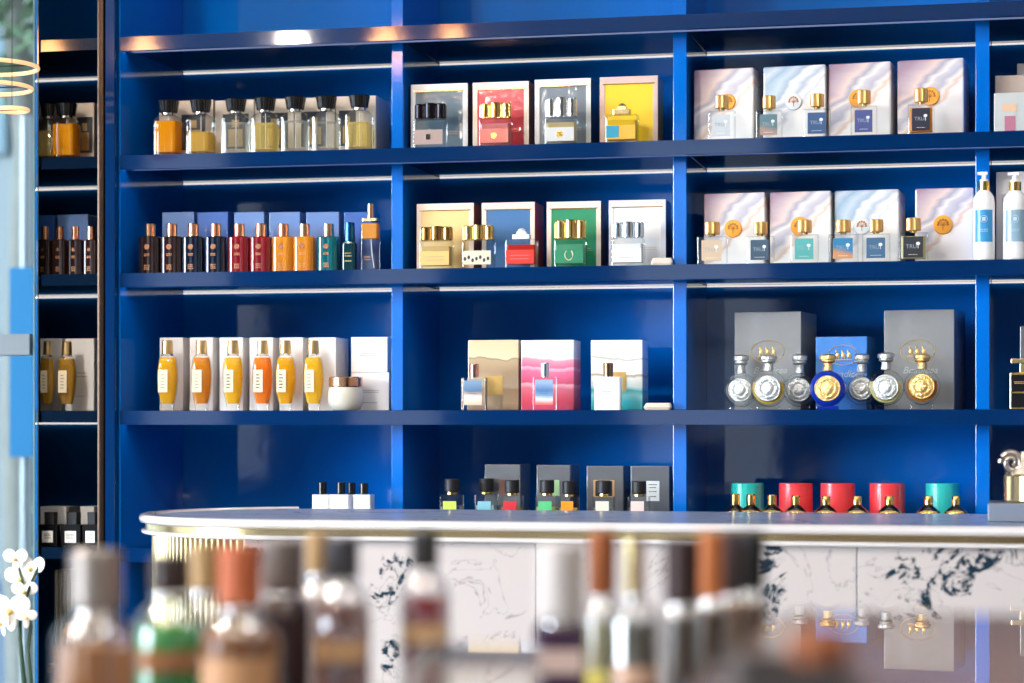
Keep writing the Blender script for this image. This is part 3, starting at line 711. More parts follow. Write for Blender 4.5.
def oval_bottle(label, xc, col, ytop=340.5, k=4, hw=10.2, group='tall oval bottles'):
    r, W, H = bottle_root('perfume_bottle', label, xc-hw, xc+hw, ytop, k, .045, group)
    prof = [(.0,.60),(.09,.66),(.12,.70),(.25,.88),(.45,1.0),(.60,.97),(.72,.84),(.78,.72)]
    d = .62
    body = obj('glass_body', newbm(loft, [(H*a, W*b, W*b*d, W*b*d*.48) for a, b in prof], 5), GLASST, r)
    p2 = [(.10,.56),(.13,.62),(.25,.80),(.45,.92),(.60,.89),(.72,.77),(.755,.68)]
    obj('perfume', newbm(loft, [(H*a, W*b, W*b*d*.86, W*b*d*.4) for a, b in p2], 5), liquid('oval %d %d %d' % col, col, .45), body)
    lb = obj('label', newbm(box, -W*.33, W*.13, -W*.31-.0014, -W*.31-.0006, H*.26, H*.58), card('pearl label', (232,214,180)), r)
    bm = bmesh.new()
    for i in range(5): box(bm, -W*.2, -W*.04+W*.03*(i % 2), -W*.31-.0017, -W*.31-.0014, H*(.32+.045*i), H*(.335+.045*i))
    obj('print', bm, BLACKM if xc in (233, 262.5, 285.5) else TEXTG, lb)
    obj('neck', newbm(lathe, [(H*.78+.0001,W*.30),(H*.805,W*.26)], 18), GLASS, r)
    obj('cap', newbm(lathe, [(H*.806,W*.25),(H*.815,W*.27),(H*.99,W*.24),(H,W*.22)], 18), P('champagne gold', (214,182,128), .3, metal=1), r)
for lb, x, c in (('tall oval yellow bottle at the pillar end of the third shelf',167.5,(246,190,20)),('tall oval amber bottle, second from the pillar',201.5,(232,150,30)),
      ('tall oval yellow bottle beside the orange one, on its pillar side',233,(248,196,16)),('tall oval orange bottle',262.5,(250,140,20)),
      ('tall oval yellow bottle beside the orange one, on its jar side',285.5,(246,186,16)),('tall oval lemon yellow bottle beside the cream jar',313.5,(250,204,40))):
    oval_bottle(lb, x, c)
oval_bottle('tall oval dark gold bottle on the mirrored side unit near the pillar', 67, (190,140,30), 341.5, 4, 9.2, 'oval bottles on the mirrored side unit')
oval_bottle('tall oval dark gold bottle on the mirrored side unit near the window', 47.5, (200,150,40), 341.5, 4, 7.2, 'oval bottles on the mirrored side unit')
# cream jar
r, W, H = bottle_root('cream_jar', 'round cream jar with copper lid in front of stacked cartons', 328.5, 363, 377, 4, .045, None, 'jar')
obj('jar_body', newbm(lathe, [(0,W*.34),(H*.05,W*.41),(H*.2,W*.48),(H*.4,W*.5),(H*.6,W*.48),(H*.69,W*.44)], 32), P('cream glass', (238,232,214), .12, trans=.25, coat=.6), r)
obj('lid', newbm(lathe, [(H*.695,W*.455),(H*.72,W*.47),(H*.97,W*.47),(H,W*.45)], 32), P('rose copper', (214,160,124), .2, metal=1), r)
# flat small bottles, third shelf
def small_flat(label, x0, x1, ytop, bodym, labm, capm, clear=True):
    r, W, H = bottle_root('perfume_bottle', label, x0, x1, ytop, 4, .045, 'rectangular bottles on the third shelf')
    B = H*.70; d = W*.42
    body = obj('glass_body', newbm(loft, [(0,W,d,.003),(B-.001,W,d,.003),(B,W*.97,d*.95,.003)], 3), bodym, r)
    l = obj('label', newbm(box, -W*.36, W*.36, -d/2-.0008, -d/2-.0001, B*.16, B*.92, .0002), labm, r)
    bm = bmesh.new(); bars(bm, -W*.24, W*.22, [B*.56,B*.50], -d/2-.0009, .001); obj('print', bm, P('blue print', (90,110,130), .5), l)
    obj('collar', newbm(lathe, [(B+.0001,W*.17),(B+H*.02,W*.17)], 18), SILVER, r)
    obj('cap', newbm(lathe, [(B+H*.021,W*.185),(H-.001,W*.19),(H,W*.17)], 20), capm, r)
sand = ramp_mat('sea label sand', [(0,(206,186,160)),(.3,(222,204,180)),(.5,(236,232,224)),(.6,(206,180,150)),(.72,(90,124,160)),(1,(120,150,180))], 0, 22, 0, .12, 40)
pink = ramp_mat('sea label pink', [(0,(236,96,88)),(.25,(246,130,110)),(.4,(226,226,236)),(.55,(120,160,196)),(.75,(84,128,180)),(1,(150,176,206))], 0, 22, 0, .12, 40)
small_flat('rectangular bottle with sea and sand label before the tan box', 462, 486.5, 364, GLASS, sand, P('rose gold', (206,160,140), .2, metal=1))
small_flat('rectangular bottle with blue and coral label before the pink box', 533, 557.5, 363, GLASS, pink, SILVER)
small_flat('white rectangular bottle with bronze cap before the turquoise wave box', 595, 621.5, 363, P('white glass', (238,238,236), .2, coat=.6), ramp_mat('white sea label', [(0,(150,190,190)),(.22,(214,226,224)),(.4,(238,238,236)),(1,(240,238,236))], 0, 22, 0, .1, 40), P('bronze cap', (150,120,96), .25, metal=1))
# medallion bottles
def medal(label, xc, yc, ytop, metal, gl, liq=None, Y=.04, rad=18.3):
    cx = PX(xc, Y); z = SH[4]+EPS
    R = (PX(xc+rad, Y)-PX(xc-rad, Y))/2
    zc = PZ(xc, yc, Y)-z; H = PZ(xc, ytop, Y)-z
    r = thing('perfume_bottle', label, 'perfume bottle', (cx, Y, z), 0, 'round medallion bottles')
    if gl is GLASS: gl = GLASST
    d = .026
    M = Matrix.Translation((0,0,zc)) @ Matrix.Rotation(PI/2,4,'X')
    body = obj('glass_body', newbm(lathe, [(-d*.5,R*.78),(-d*.38,R*.95),(0,R),(d*.38,R*.95),(d*.5,R*.80)], 36, M), gl, r)
    if liq:
        bm = bmesh.new(); lathe(bm, [(-d*.36,R*.84),(d*.36,R*.84)], 32, M); 
        bmesh.ops.bisect_plane(bm, geom=bm.verts[:]+bm.edges[:]+bm.faces[:], plane_co=(0,0,zc+R*.35), plane_no=(0,0,1), clear_outer=True)
        bmesh.ops.holes_fill(bm, edges=bm.edges[:])
        obj('perfume', bm, liq, body)
    obj('foot', newbm(box, -R*.60, R*.60, -d*.42, d*.42, 0, max(.002, zc-R*.96), .001), gl, r)
    Mf = Matrix.Translation((0,-d*.5-.0001,zc)) @ Matrix.Rotation(PI/2,4,'X')
    md = obj('medallion', newbm(lathe, [(0,R*.71),(.001,R*.71),(.0024,R*.67),(.0024,R*.64),(.0014,R*.62),(.0026,R*.56),(.0026,R*.40),(.0014,R*.36),(.0030,R*.26),(.0034,R*.05)], 32, Mf), metal, r)
    bm = bmesh.new()
    for i in range(16):
        a = 2*PI*i/16
        ellip(bm, (R*.47*math.cos(a), -d*.5-.0030, zc+R*.47*math.sin(a)), (R*.055,.0009,R*.055), 8, 5)
    obj('beading', bm, metal, md)
    zn = zc+R
    obj('neck', newbm(lathe, [(zn-.0005,R*.28),(zn+(H-zn)*.42,R*.24),(zn+(H-zn)*.45,R*.32)], 18), metal, r)
    a0 = zn+(H-zn)*.451
    obj('cap', newbm(lathe, [(a0,R*.30),(a0+(H-a0)*.12,R*.44),(a0+(H-a0)*.2,R*.37),(a0+(H-a0)*.35,R*.37),(a0+(H-a0)*.42,R*.46),(a0+(H-a0)*.8,R*.46),(a0+(H-a0)*.94,R*.36),(H,R*.14)], 22), metal, r)
medal('round silver medallion bottle at the left end, half hidden by its neighbour', 741, 390, 354.5, PEWTER, GLASS, A4, .075, 17)
medal('round silver medallion bottle with yellow perfume, second from the divider', 768.5, 388.5, 355, PEWTER, GLASS, liquid('gold', (236,200,70)), .035, 18.5)
medal('round silver medallion bottle beside the blue one, clear glass', 799.5, 390, 354, PEWTER, GLASS, A4, .075, 17)
medal('round cobalt blue bottle with gold medallion', 828, 388.5, 354, GOLDENG, P('cobalt glass', (20,60,190), .05, trans=.5, coat=.6), None, .035, 18.5)
medal('round silver medallion bottle behind its taller neighbour, right of the blue one', 861.5, 388.5, 353.5, PEWTER, GLASS, A4, .075, 17)
medal('round silver medallion bottle with pale lemon perfume beside the gold one', 886, 387.5, 352.5, PEWTER, GLASS, liquid('lemonade', (240,228,150)), .035, 18.5)
medal('round gold medallion bottle with amber perfume at the right end', 922, 386.5, 354, GOLDENG, GLASS, liquid('cognac', (206,130,50)), .035, 18.5)
# black and gold bottle at right end
r, W, H = bottle_root('perfume_bottle', 'black rectangular bottle with gold edges and gold tee-shaped cap', 1010, 1036, 358.5, 4, .04, None)
d = W*.4; B = H*.72
b = obj('body', newbm(box, -W/2, W/2, -d/2, d/2, 0, B, .001), GOLD, r)
obj('front_panel', newbm(box, -W*.45, W*.45, -d/2-.0008, -d/2-.0001, B*.05, B*.94), BLACK, r)
bm = bmesh.new(); bars(bm, -W*.38, W*.1, [B*.70,B*.74], -d/2-.0009, .0012); obj('gold_script', bm, TEXTGOLD, r)
obj('gold_line', newbm(box, -W*.45, W*.45, -d/2-.0014, -d/2-.0009, B*.44, B*.48), GOLD, r)
bm = bmesh.new(); box(bm, -W*.12, W*.12, -d*.3, d*.3, B+.0001, H-.008, .0008); box(bm, -W*.46, W*.46, -d*.4, d*.4, H-.008, H, .001); obj('cap', bm, BRASS, r)
# pump bottles
def pump(label, x0, x1, ytop, labc, k=3, Y=.04):
    r, W, H = bottle_root('pump_bottle', label, x0, x1, ytop, k, .03, 'white pump bottles', 'pump bottle')
    B = H*.79
    obj('body', newbm(lathe, [(0,W*.46),(B*.015,W*.5),(B*.82,W*.5),(B*.90,W*.47),(B*.96,W*.36),(B,W*.24)], 32), P('white gloss plastic', (238,238,240), .25, coat=.5), r)
    bm = bmesh.new(); N = 12
    z0, z1 = H*.205, H*.565; rings = []
    Ri, Ro = W*.5+.0002, W*.5+.0008
    a0, a1 = -PI/2-.85, -PI/2+.85
    for z in (z0, z1): rings.append([Vector((R*math.cos(a), R*math.sin(a), z)) for R, seq in ((Ro, range(N+1)), (Ri, range(N,-1,-1))) for a in [a0+(a1-a0)*i/N for i in seq]])
    skin(bm, rings)
    l = obj('label', bm, card('pump '+str(labc), labc), r)
    bm = bmesh.new(); tube(bm, [(W*.16*math.cos(a), -W*.5-.0012, H*.46+W*.16*math.sin(a)) for a in [2*PI*i/20 for i in range(20)]], .0005, 5, True)
    box(bm, -W*.08, W*.08, -W*.5-.0014, -W*.5-.0008, H*.44, H*.48)
    bars(bm, -W*.2, W*.2, [H*.34,H*.32], -W*.5-.001, .0009); obj('crest_print', bm, P('pale print', (190,214,230), .5), l)
    obj('collar', newbm(lathe, [(B+.0001,W*.26),(H*.89,W*.26)], 24), GOLD, r)
    bm = bmesh.new(); lathe(bm, [(H*.891,W*.2),(H*.915,W*.2),(H*.92,W*.11),(H*.965,W*.11)], 20); box(bm, -W*.3, W*.17, -W*.12, W*.12, H*.965, H, .0012)
    obj('pump_head', bm, WHITE, r)
pump('white pump bottle with bright blue label in front of the divider', 973, 995, 172, (54,150,208))
pump('white pump bottle with grey blue label at the right edge', 1003, 1027, 172.5, (140,172,192))

# bottom shelf
for lb, xc, hw, h in (('small white bottle with black cap, first of the white ones',322.5,8.3,482),('small white bottle with black cap, second of the white ones',341,9.5,482),('small white bottle with black cap, third of the white ones',351.7,5,482.5),('small white bottle with black cap, last before the divider',364,8.5,483)):
    Y = .03 if xc != 351.7 else .075
    r, W, H = bottle_root('perfume_bottle', lb, xc-hw, xc+hw, h, 5, Y, 'small white bottles')
    B = PZ(xc, 494.5, Y)-SH[5]-EPS; wd = .016
    obj('body', newbm(loft, [(0,W,.026,.002),(B,W,.026,.002)], 2), P('white satin glass', (240,238,236), .25, coat=.4), r)
    cr_ = min(W*.4, .0076)
    obj('cap', newbm(lathe, [(B+.0001,cr_*.95),(B+.001,cr_),(H-.001,cr_),(H,cr_*.9)], 20), BLACK, r)
    bm = bmesh.new(); bars(bm, -W*.3, W*.3, [B*.6,B*.52], -.0131, .0012); obj('print', bm, TEXTG, r)
def blackcap(label, xc, ytop, labc, liq, Y=.03, k=5, hw=10.3):
    r, W, H = bottle_root('perfume_bottle', label, xc-hw, xc+hw, ytop, k, Y, 'clear bottles with black caps')
    cx, _, _, z = place(xc-hw, xc+hw, ytop, k, Y)
    B = PZ(xc, ytop+15.5, Y)-z; d = W*.75
    body = obj('glass_body', newbm(loft, [(0,W,d,.002),(B-.001,W,d,.002),(B,W*.96,d*.95,.002)], 2), GLASST, r)
    obj('perfume', newbm(loft, [(B*.06,W*.88,d*.84,.001),(B*.8,W*.88,d*.84,.001)], 2), liq, body)
    obj('label', newbm(box, -W*.34, W*.3, -d/2-.0008, -d/2-.0001, PZ(xc,509,Y)-z-.03, PZ(xc,501,Y)-z), card('tag %d %d %d' % labc, labc), r)
    obj('collar', newbm(fluted, B+.0001, B+.004, W*.26, 8, W*.02), GOLD, r)
    obj('cap', newbm(lathe, [(B+.0045,W*.33),(B+.0055,W*.345),(H-.001,W*.345),(H,W*.32)], 22), BLACKM, r)
for a in (('clear bottle with black cap and yellow green label',452,479,(196,220,90),A4),('clear bottle with black cap and light blue label',486.5,478.5,(140,204,224),liquid('aqua', (190,226,230)),.075),
          ('clear bottle with black cap and red label',512,480,(206,40,56),liquid('tea', (206,150,110))),('bottle with black cap and green label',547,480,(90,196,130),liquid('lime', (206,222,120)),.03),
          ('bottle with black cap and orange label',569,481,(250,150,30),liquid('sun', (236,216,150)),.035,5,9.5),('clear bottle with black cap and cream label',604,480.5,(232,226,206),A4),
          ('clear bottle with black cap and pale pink label',639,481,(240,206,200),A4)):
    blackcap(*a)
def candle(label, x0, x1, col, yt=483):
    r, W, H = bottle_root('scented_candle', label, x0, x1, yt, 5, .125, 'coloured candle canisters', 'candle')
    obj('canister', newbm(lathe, [(0,W*.49),(.001,W*.5),(H-.006,W*.5),(H-.0055,W*.494),(H-.005,W*.5),(H-.001,W*.5),(H,W*.48)], 36), P('canister %d %d %d' % col, col, .3, coat=.6), r)
    bm = bmesh.new(); M = Matrix.Translation((W*.12,-W*.5+.0005,H*.42)) @ Matrix.Rotation(PI/2,4,'X'); lathe(bm, [(0,.010),(.0022,.009)], 20, M); obj('gold_crest', bm, GOLDENG, r)
RDC, TLC = (232,60,66), (40,178,168)
for lb, a, b, c in (('teal candle canister beside the divider',731,764,TLC),('red candle canister next to the teal one by the divider',779,813,RDC),('red candle canister in the middle of the five',820.5,855,RDC),('red candle canister next to the teal one at the right end',869.5,905,RDC),('teal candle canister at the right end',925.5,960,TLC)):
    candle(lb, a, b, c)
def goldcap(label, xc, yt, Y):
    hw = 9.5
    r, W, H = bottle_root('perfume_bottle', label, xc-hw, xc+hw, yt, 5, Y, 'black bottles with gold caps')
    cx, _, _, z = place(xc-hw, xc+hw, yt, 5, Y)
    B = PZ(xc, 505.5, Y)-z
    obj('body', newbm(lathe, [(0,W*.5),(B*.1,W*.56),(B*.6,W*.66),(B*.84,W*.62),(B*.93,W*.46),(B,W*.22)], 26), BLACK, r)
    obj('shoulder_ring', newbm(lathe, [(B*.85,W*.63),(B*.88,W*.62),(B*.905,W*.55)], 26), GOLD, r)
    obj('cap', newbm(lathe, [(B+.0001,W*.22),(B+.0012,W*.24),(H-.002,W*.24),(H,W*.20)], 20), GOLD, r)
for lb, x, y in (('black bottle with gold cap, nearest the divider',735.5,493.5),('gold-capped black bottle in front of the first teal canister',751,494),('gold-capped black bottle between the teal and first red canister',772,494.5),
      ('gold-capped black bottle in front of the first red canister',796,495.5),('gold-capped black bottle at the middle red canister, on its left edge',826,496),('gold-capped black bottle between the middle and last red canister',857,496),
      ('gold-capped black bottle in front of the last red canister',889.5,496),('gold-capped black bottle at the left edge of the last teal canister',928.5,496),('gold-capped black bottle at the right end, before the teal canister',956,496)):
    goldcap(lb, x, y, .04 if x not in (751,) else .045)
# black bottles on the mirrored side unit
for lb, xc, hw in (('squat black bottle with white label at the window end, bottom shelf',51,9.5),('squat black bottle with white label, middle of three on bottom shelf',74,10),('squat black bottle with white label beside the pillar, bottom shelf',93,8.2)):
    r, W, H = bottle_root('perfume_bottle', lb, xc-hw, xc+hw, 512, 5, .045, 'squat black bottles')
    B = H*.64
    obj('body', newbm(loft, [(0,W,W*.8,.002),(B-.001,W,W*.8,.002),(B,W*.95,W*.75,.002)], 2), BLACK, r)
    l = obj('label', newbm(box, -W*.28, W*.28, -W*.4-.0008, -W*.4-.0001, B*.16, B*.70), PAPER, r)
    bm = bmesh.new(); bars(bm, -W*.2, W*.2, [B*.54,B*.46,B*.36], -W*.4-.0009, .0011); obj('print', bm, BLACKM, l)
    obj('cap', newbm(loft, [(B+.0001,W*.5,W*.5,.002),(H,W*.52,W*.52,.002)], 2), BLACKM, r)

# ------------------------------------------------------------------ counter
YF = -0.63; YB = -0.12
RC = (YB-YF)/2; ym = (YF+YB)/2
ZTOP = PZ(500, 521.5, YF)
# leftmost point of the semicircle is seen at column 142
best = min(((abs(min((512+F*((x*CT+(y+D)*ST)/(-x*ST+(y+D)*CT))) for x, y in [(xc-RC*math.cos(a), ym-RC*math.sin(a)) for a in [i*.05 for i in range(-28,29)]])-147.0)), xc) for xc in [-1.6+.002*i for i in range(400)])
XC = best[1]
XE = 1.6
def stadium(o, n=40):
    R = RC+o
    pts = [(XE, ym+R)]
    for i in range(n+1):
        a = PI/2+PI*i/n; pts.append((XC+R*math.cos(a), ym+R*math.sin(a)))
    pts.append((XE, ym-R))
    return pts
def sloft(bm, lv):
    skin(bm, [[Vector((x-CX, y-ym, z)) for x, y in stadium(o)] for z, o in lv])
CX = (XC+XE)/2
ctr = thing('counter', 'long shop counter with veined white marble front and rounded fluted brass end', 'counter', (CX, ym, 0))
def marble(name, base, dark, spots, vs=9.0, thick=.020, thin=.006, rough=.12, coat=.6):
    m = bpy.data.materials.new(name); m.use_nodes = True; nt = m.node_tree; b = nt.nodes['Principled BSDF']
    tc = nt.nodes.new('ShaderNodeTexCoord')
    def N(t, **k):
        n = nt.nodes.new(t)
        for q, v in k.items(): n.inputs[q].default_value = v
        return n
    def math_(op, a, c=None):
        n = nt.nodes.new('ShaderNodeMath'); n.operation = op
        for i, v in enumerate((a, c)):
            if v is None: continue
            if isinstance(v, (int, float)): n.inputs[i].default_value = v
            else: nt.links.new(v, n.inputs[i])
        return n.outputs[0]
    n1 = N('ShaderNodeTexNoise', Scale=vs, Detail=7.0, Roughness=.62, Distortion=.9); nt.links.new(tc.outputs['Object'], n1.inputs['Vector'])
    n2 = N('ShaderNodeTexNoise', Scale=vs*.45, Detail=5.0, Roughness=.6, Distortion=1.5); nt.links.new(tc.outputs['Object'], n2.inputs['Vector'])
    v1 = math_('ABSOLUTE', math_('SUBTRACT', n1.outputs['Fac'], .5)); v2 = math_('ABSOLUTE', math_('SUBTRACT', n2.outputs['Fac'], .5))
    mask = None
    sp = nt.nodes.new('ShaderNodeSeparateXYZ'); nt.links.new(tc.outputs['Object'], sp.inputs[0])
    for (cx, cz, rx, rz, rot) in spots:
        dx = math_('SUBTRACT', sp.outputs[0], cx); dz = math_('SUBTRACT', sp.outputs[2], cz)
        c, s = math.cos(rot), math.sin(rot)
        ux_ = math_('DIVIDE', math_('ADD', math_('MULTIPLY', dx, c), math_('MULTIPLY', dz, s)), rx)
        uz_ = math_('DIVIDE', math_('SUBTRACT', math_('MULTIPLY', dz, c), math_('MULTIPLY', dx, s)), rz)
        e = math_('SUBTRACT', 1.0, math_('SQRT', math_('ADD', math_('MULTIPLY', ux_, ux_), math_('MULTIPLY', uz_, uz_))))
        mask = e if mask is None else math_('MAXIMUM', mask, e)
    if mask is None: mask = math_('ADD', 0.0, .15)
    mk = math_('ADD', math_('MAXIMUM', mask, 0.0), 0.0)
    mk = math_('MINIMUM', math_('MULTIPLY', mk, 2.2), 1.0)
    # vein width grows inside the patches
    wdt = math_('ADD', math_('MULTIPLY', mk, thick*3.2), .0001)
    d1 = math_('MINIMUM', math_('MAXIMUM', math_('MULTIPLY', math_('SUBTRACT', wdt, v1), 30.0), 0.0), 1.0)
    d2 = math_('MINIMUM', math_('MAXIMUM', math_('MULTIPLY', math_('SUBTRACT', thin, v2), 120.0), 0.0), .35)
    n3 = N('ShaderNodeTexNoise', Scale=vs*5.5, Detail=4.0, Roughness=.6, Distortion=.6); nt.links.new(tc.outputs['Object'], n3.inputs['Vector'])
    brk = math_('MINIMUM', math_('MAXIMUM', math_('MULTIPLY', math_('SUBTRACT', n3.outputs['Fac'], .40), 9.0), .08), 1.0)
    f = math_('MAXIMUM', math_('MULTIPLY', d1, brk), d2)
    mx = nt.nodes.new('ShaderNodeMix'); mx.data_type = 'RGBA'
    mx.inputs[6].default_value = lin(base); mx.inputs[7].default_value = lin(dark)
    nt.links.new(f, mx.inputs[0]); nt.links.new(mx.outputs[2], b.inputs['Base Color'])
    b.inputs['Roughness'].default_value = rough; b.inputs['Coat Weight'].default_value = coat; b.inputs['Coat Roughness'].default_value = .02
    return m
def cspot(px, py, rx, rz, rot=0): return (PX(px, YF)-CX, PZ(px, py, YF), rx/720., rz/720., rot)
MF = marble('white marble front', (184,176,174), (20,44,58), [cspot(925,585,70,44,.45), cspot(980,556,80,22,-.05), cspot(772,580,16,62,0), cspot(735,556,30,14,0),
      cspot(250,556,26,18,0), cspot(392,575,20,50,-.45), cspot(300,600,26,20,0), cspot(388,655,16,22,0), cspot(520,618,34,12,.35), cspot(936,612,8,24,.1)], vs=14.0)
MT = marble('marble countertop', (136,150,182), (34,46,76), [(q, 0, .14, .5, 0) for q in [-1.3+.21*i for i in range(16)]], vs=8.0, thick=.05, thin=.012, rough=.25, coat=0); MT.node_tree.nodes['Principled BSDF'].inputs['IOR'].default_value = 1.15
RIM = P('white stone rim', (198,194,194), .14, coat=.4, var=.02)
bm = bmesh.new(); sloft(bm, [(ZTOP-.012,-.012),(ZTOP-.0032,-.012)]); obj('countertop', bm, MT, ctr)
# rim as a ring around the inset top
bm = bmesh.new()
prof = [(ZTOP-.0135,-.0118),(ZTOP-.0135,.006),(ZTOP-.011,.0105),(ZTOP-.007,.012),(ZTOP-.003,.0105),(ZTOP,.006),(ZTOP,-.006),(ZTOP-.003,-.0118)]
secs = []
for i in range(49):
    a = PI/2+.42+(PI-.42)*i/48
    secs.append([Vector((XC+(RC+o)*math.cos(a)-CX, (RC+o)*math.sin(a), z)) for z, o in prof])
secs.append([Vector((XE-CX, -(RC+o), z)) for z, o in prof])
skin(bm, secs)
obj('rim', bm, RIM, ctr)
bm = bmesh.new(); sloft(bm, [(ZTOP-.0225,.002),(ZTOP-.0137,.002)]); obj('brass_band', bm, BRASS, ctr)
bm = bmesh.new(); sloft(bm, [(ZTOP-.0290,.006),(ZTOP-.0275,.008),(ZTOP-.0240,.008),(ZTOP-.0227,.006)]); obj('lower_rim', bm, RIM, ctr)
# marble panels of the front
PZ1 = ZTOP-.0295
pe = [PX(243,YF), PX(535,YF), PX(857,YF), PX(1240,YF)]
for a, b in zip(pe, pe[1:]):
    obj('marble_panel', newbm(box, a+.0008-CX, b-.0008-CX, YF+.002-ym, YF+.03-ym, .08, PZ1, .0008), MF, ctr)
obj('core', newbm(box, pe[0]-CX, XE-CX, YF+.032-ym, YB-.004-ym, .08, PZ1), P('dark core', (60,60,62), .6), ctr)
obj('plinth', newbm(box, pe[0]-CX, XE-CX, YF+.05-ym, YB-.02-ym, 0, .079), P('plinth brass', (130,110,80), .35, metal=.8), ctr)
# fluted brass end
bm = bmesh.new(); nf = 70
outline = []
for i in range(nf*6+1):
    a = PI/2+PI*i/(nf*6); R = RC-.012+.0045*abs(math.sin(PI*i/6.0))
    outline.append((XC+R*math.cos(a)-CX, R*math.sin(a)))
xe = pe[0]-.0006-CX
outline = [(xe, RC-.012)]+outline+[(xe, -RC+.012)]
prism(bm, outline, 0.0, PZ1)
obj('fluted_end', bm, P('fluted pale brass', (204,182,138), .3, metal=1.0), ctr, 60)

# riser and brass bottle at the right of the counter
zr = PZ(1000, 503.5, -.42)
tag(obj('display_riser', newbm(box, PX(988,-.42), PX(1130,-.42), -.42, -.28, ZTOP-.0026, zr, .001), P('grey stone riser', (120,128,142), .25, coat=.4, var=.05), None), 'grey stone display block at the right end of the counter', 'display block')
r = thing('perfume_bottle', 'tall ribbed brass bottle with curled ram horn stopper on the grey block', 'perfume bottle', (PX(1024,-.36), -.36, zr+EPS))
W = PX(1044,-.36)-PX(1004,-.36); Hb = PZ(1015,455,-.36)-zr-EPS; B = PZ(1015,474,-.36)-zr-EPS
obj('ribbed_body', newbm(fluted, 0, B, W/2, 12, W*.04, 1.0), BRASS, r)
cr = W*.29
bm = bmesh.new()
for s in (-1, 1):
    pts = []; rd = []
    for i in range(40):
        a = i*.28; R = cr*(1.0-.82*i/40); pts.append((s*(W*.30)+s*R*math.cos(a)*.95, -.004-.006*i/40, B+cr*1.0+R*math.sin(a))); rd.append(.0055*(1-.55*i/40))
    tube(bm, pts, rd, 10)
obj('ram_horns', bm, P('aged silver brass', (190,180,168), .3, metal=1), r)
bm = bmesh.new(); loft(bm, [(B+.0001,W*.7,W*.5,.004),(B+cr*.6,W*.34,W*.4,.005),(B+cr*1.5,W*.28,W*.34,.005),(B+cr*2.0,W*.16,W*.2,.003)], 3); obj('stopper', bm, MATS['aged silver brass'], r)

# ------------------------------------------------------------------ near tables and blurred bottles
TZ = .90
tb = thing('tester_table', 'low tester table under the nearest blurred bottles, mostly below view', 'table', (-.35,-2.08,0))
obj('table_top', newbm(box, -.95, 1.05, -.3, .36, TZ-.03, TZ, .003), P('walnut top', (96,66,48), .35, coat=.3, var=.15, vscale=12), tb)
for x in (-.9, 1.0):
    for y in (-.26, .32): obj('leg', newbm(box, x-.025, x+.025, y-.025, y+.025, 0, TZ-.031, .003), BRONZE, tb)
def fg(label, xc, bw, ycap, ynk, ysh, capm, cw, bodym, Z, liq=None, yliq=None, lab=None, shape='round', capname='cap'):
    p = FG(xc, ynk, Z); s = Z/F
    r = thing('tester_bottle', label, 'perfume bottle', (p.x, p.y, TZ+EPS), TH, 'blurred tester bottles')
    zz = lambda y: ZC-(y-YH)/F*Z-TZ-EPS
    W = bw*s; C = cw*s; zn = zz(ynk); zs = zz(ysh)
    if shape == 'round':
        nk = C*.36
        prof = [(0,W*.46),(.003,W*.5),(zs,W*.5),(zs+(zn-zs)*.35,W*.46),(zs+(zn-zs)*.62,W*.34),(zs+(zn-zs)*.8,nk*1.1),(zn,nk)]
        body = obj('glass_body', newbm(lathe, prof, 32), bodym, r)
    else:
        body = obj('glass_body', newbm(loft, [(0,W,W*.6,.006),(zs,W,W*.6,.006),(zs+(zn-zs)*.4,W*.9,W*.55,.008),(zn,C*.6,C*.6,C*.3)], 4), bodym, r)
    if liq:
        zl = zz(yliq)
        if shape == 'round':
            lp = [(.006,W*.44)]
            for z, q in prof[2:]:
                if z < zl: lp.append((z, q-.0022))
            for (za, qa), (zb_, qb) in zip(prof[2:], prof[3:]):
                if za <= zl < zb_: lp.append((zl, qa+(qb-qa)*(zl-za)/(zb_-za)-.0022))
            if zl <= zs: lp.append((zl, W*.5-.0022))
            obj('perfume', newbm(lathe, [(z, max(q, .001)) for z, q in lp], 32), liq, body)
        else: obj('perfume', newbm(loft, [(.008,W*.88,W*.5,.005),(min(zl,zs),W*.88,W*.5,.005)], 4), liq, body)
    if lab:
        y0, y1, c = lab; N = 10; bm = bmesh.new(); rings = []
        m_ = card('testerlabel %d %d %d' % c, c, .1)
        if shape == 'round':
            a0, a1 = -PI/2-.95, -PI/2+.95
            for z in (zz(y1), zz(y0)): rings.append([Vector((R*math.cos(a), R*math.sin(a), z)) for R, seq in ((W*.5+.001, range(N+1)), (W*.5+.0003, range(N,-1,-1))) for a in [a0+(a1-a0)*i/N for i in seq]])
            skin(bm, rings)
        else: box(bm, -W*.42, W*.42, -W*.3-.001, -W*.3-.0002, zz(y1), zz(y0))
        obj('label', bm, m_, r)
    cb = min(C*.46, .0135); ch = .0075
    obj('collar', newbm(lathe, [(zn-ch+ch*(1-math.cos(PI*i/10))*.5+.0001+ch*0, cb*(.72+.28*math.sin(PI*i/10))) for i in range(11)], 28), P('polished collar', (232,234,238), .04, metal=1.0), r)
    zc = zz(ycap); zn -= .0036
    obj(capname, newbm(lathe, [(zn+.0042,C*.48),(zn+.006,C*.5),(zc-.002,C*.5),(zc,C*.46)], 26), capm, r)
    return r
CAPG = P('brushed grey cap', (150,140,134), .4, metal=.6); CAPD = P('dark brown cap', (52,40,38), .45); CAPT = P('tan cap', (170,136,92), .45)
CAPC = P('terracotta cap', (176,92,56), .5); CAPK = P('graphite cap', (58,58,64), .45); CAPB = P('chestnut wood cap', (150,84,44), .5)
FGG = thin_glass('tester lustre glass', (248,248,248), (214,216,216), .24)
fg('blurred bottle with grey cap and amber perfume, leftmost of the near bottles', 96, 84, 550, 607, 640, CAPG, 52, FGG, 1.46, liquid('near amber', (206,150,100), .2), 646)
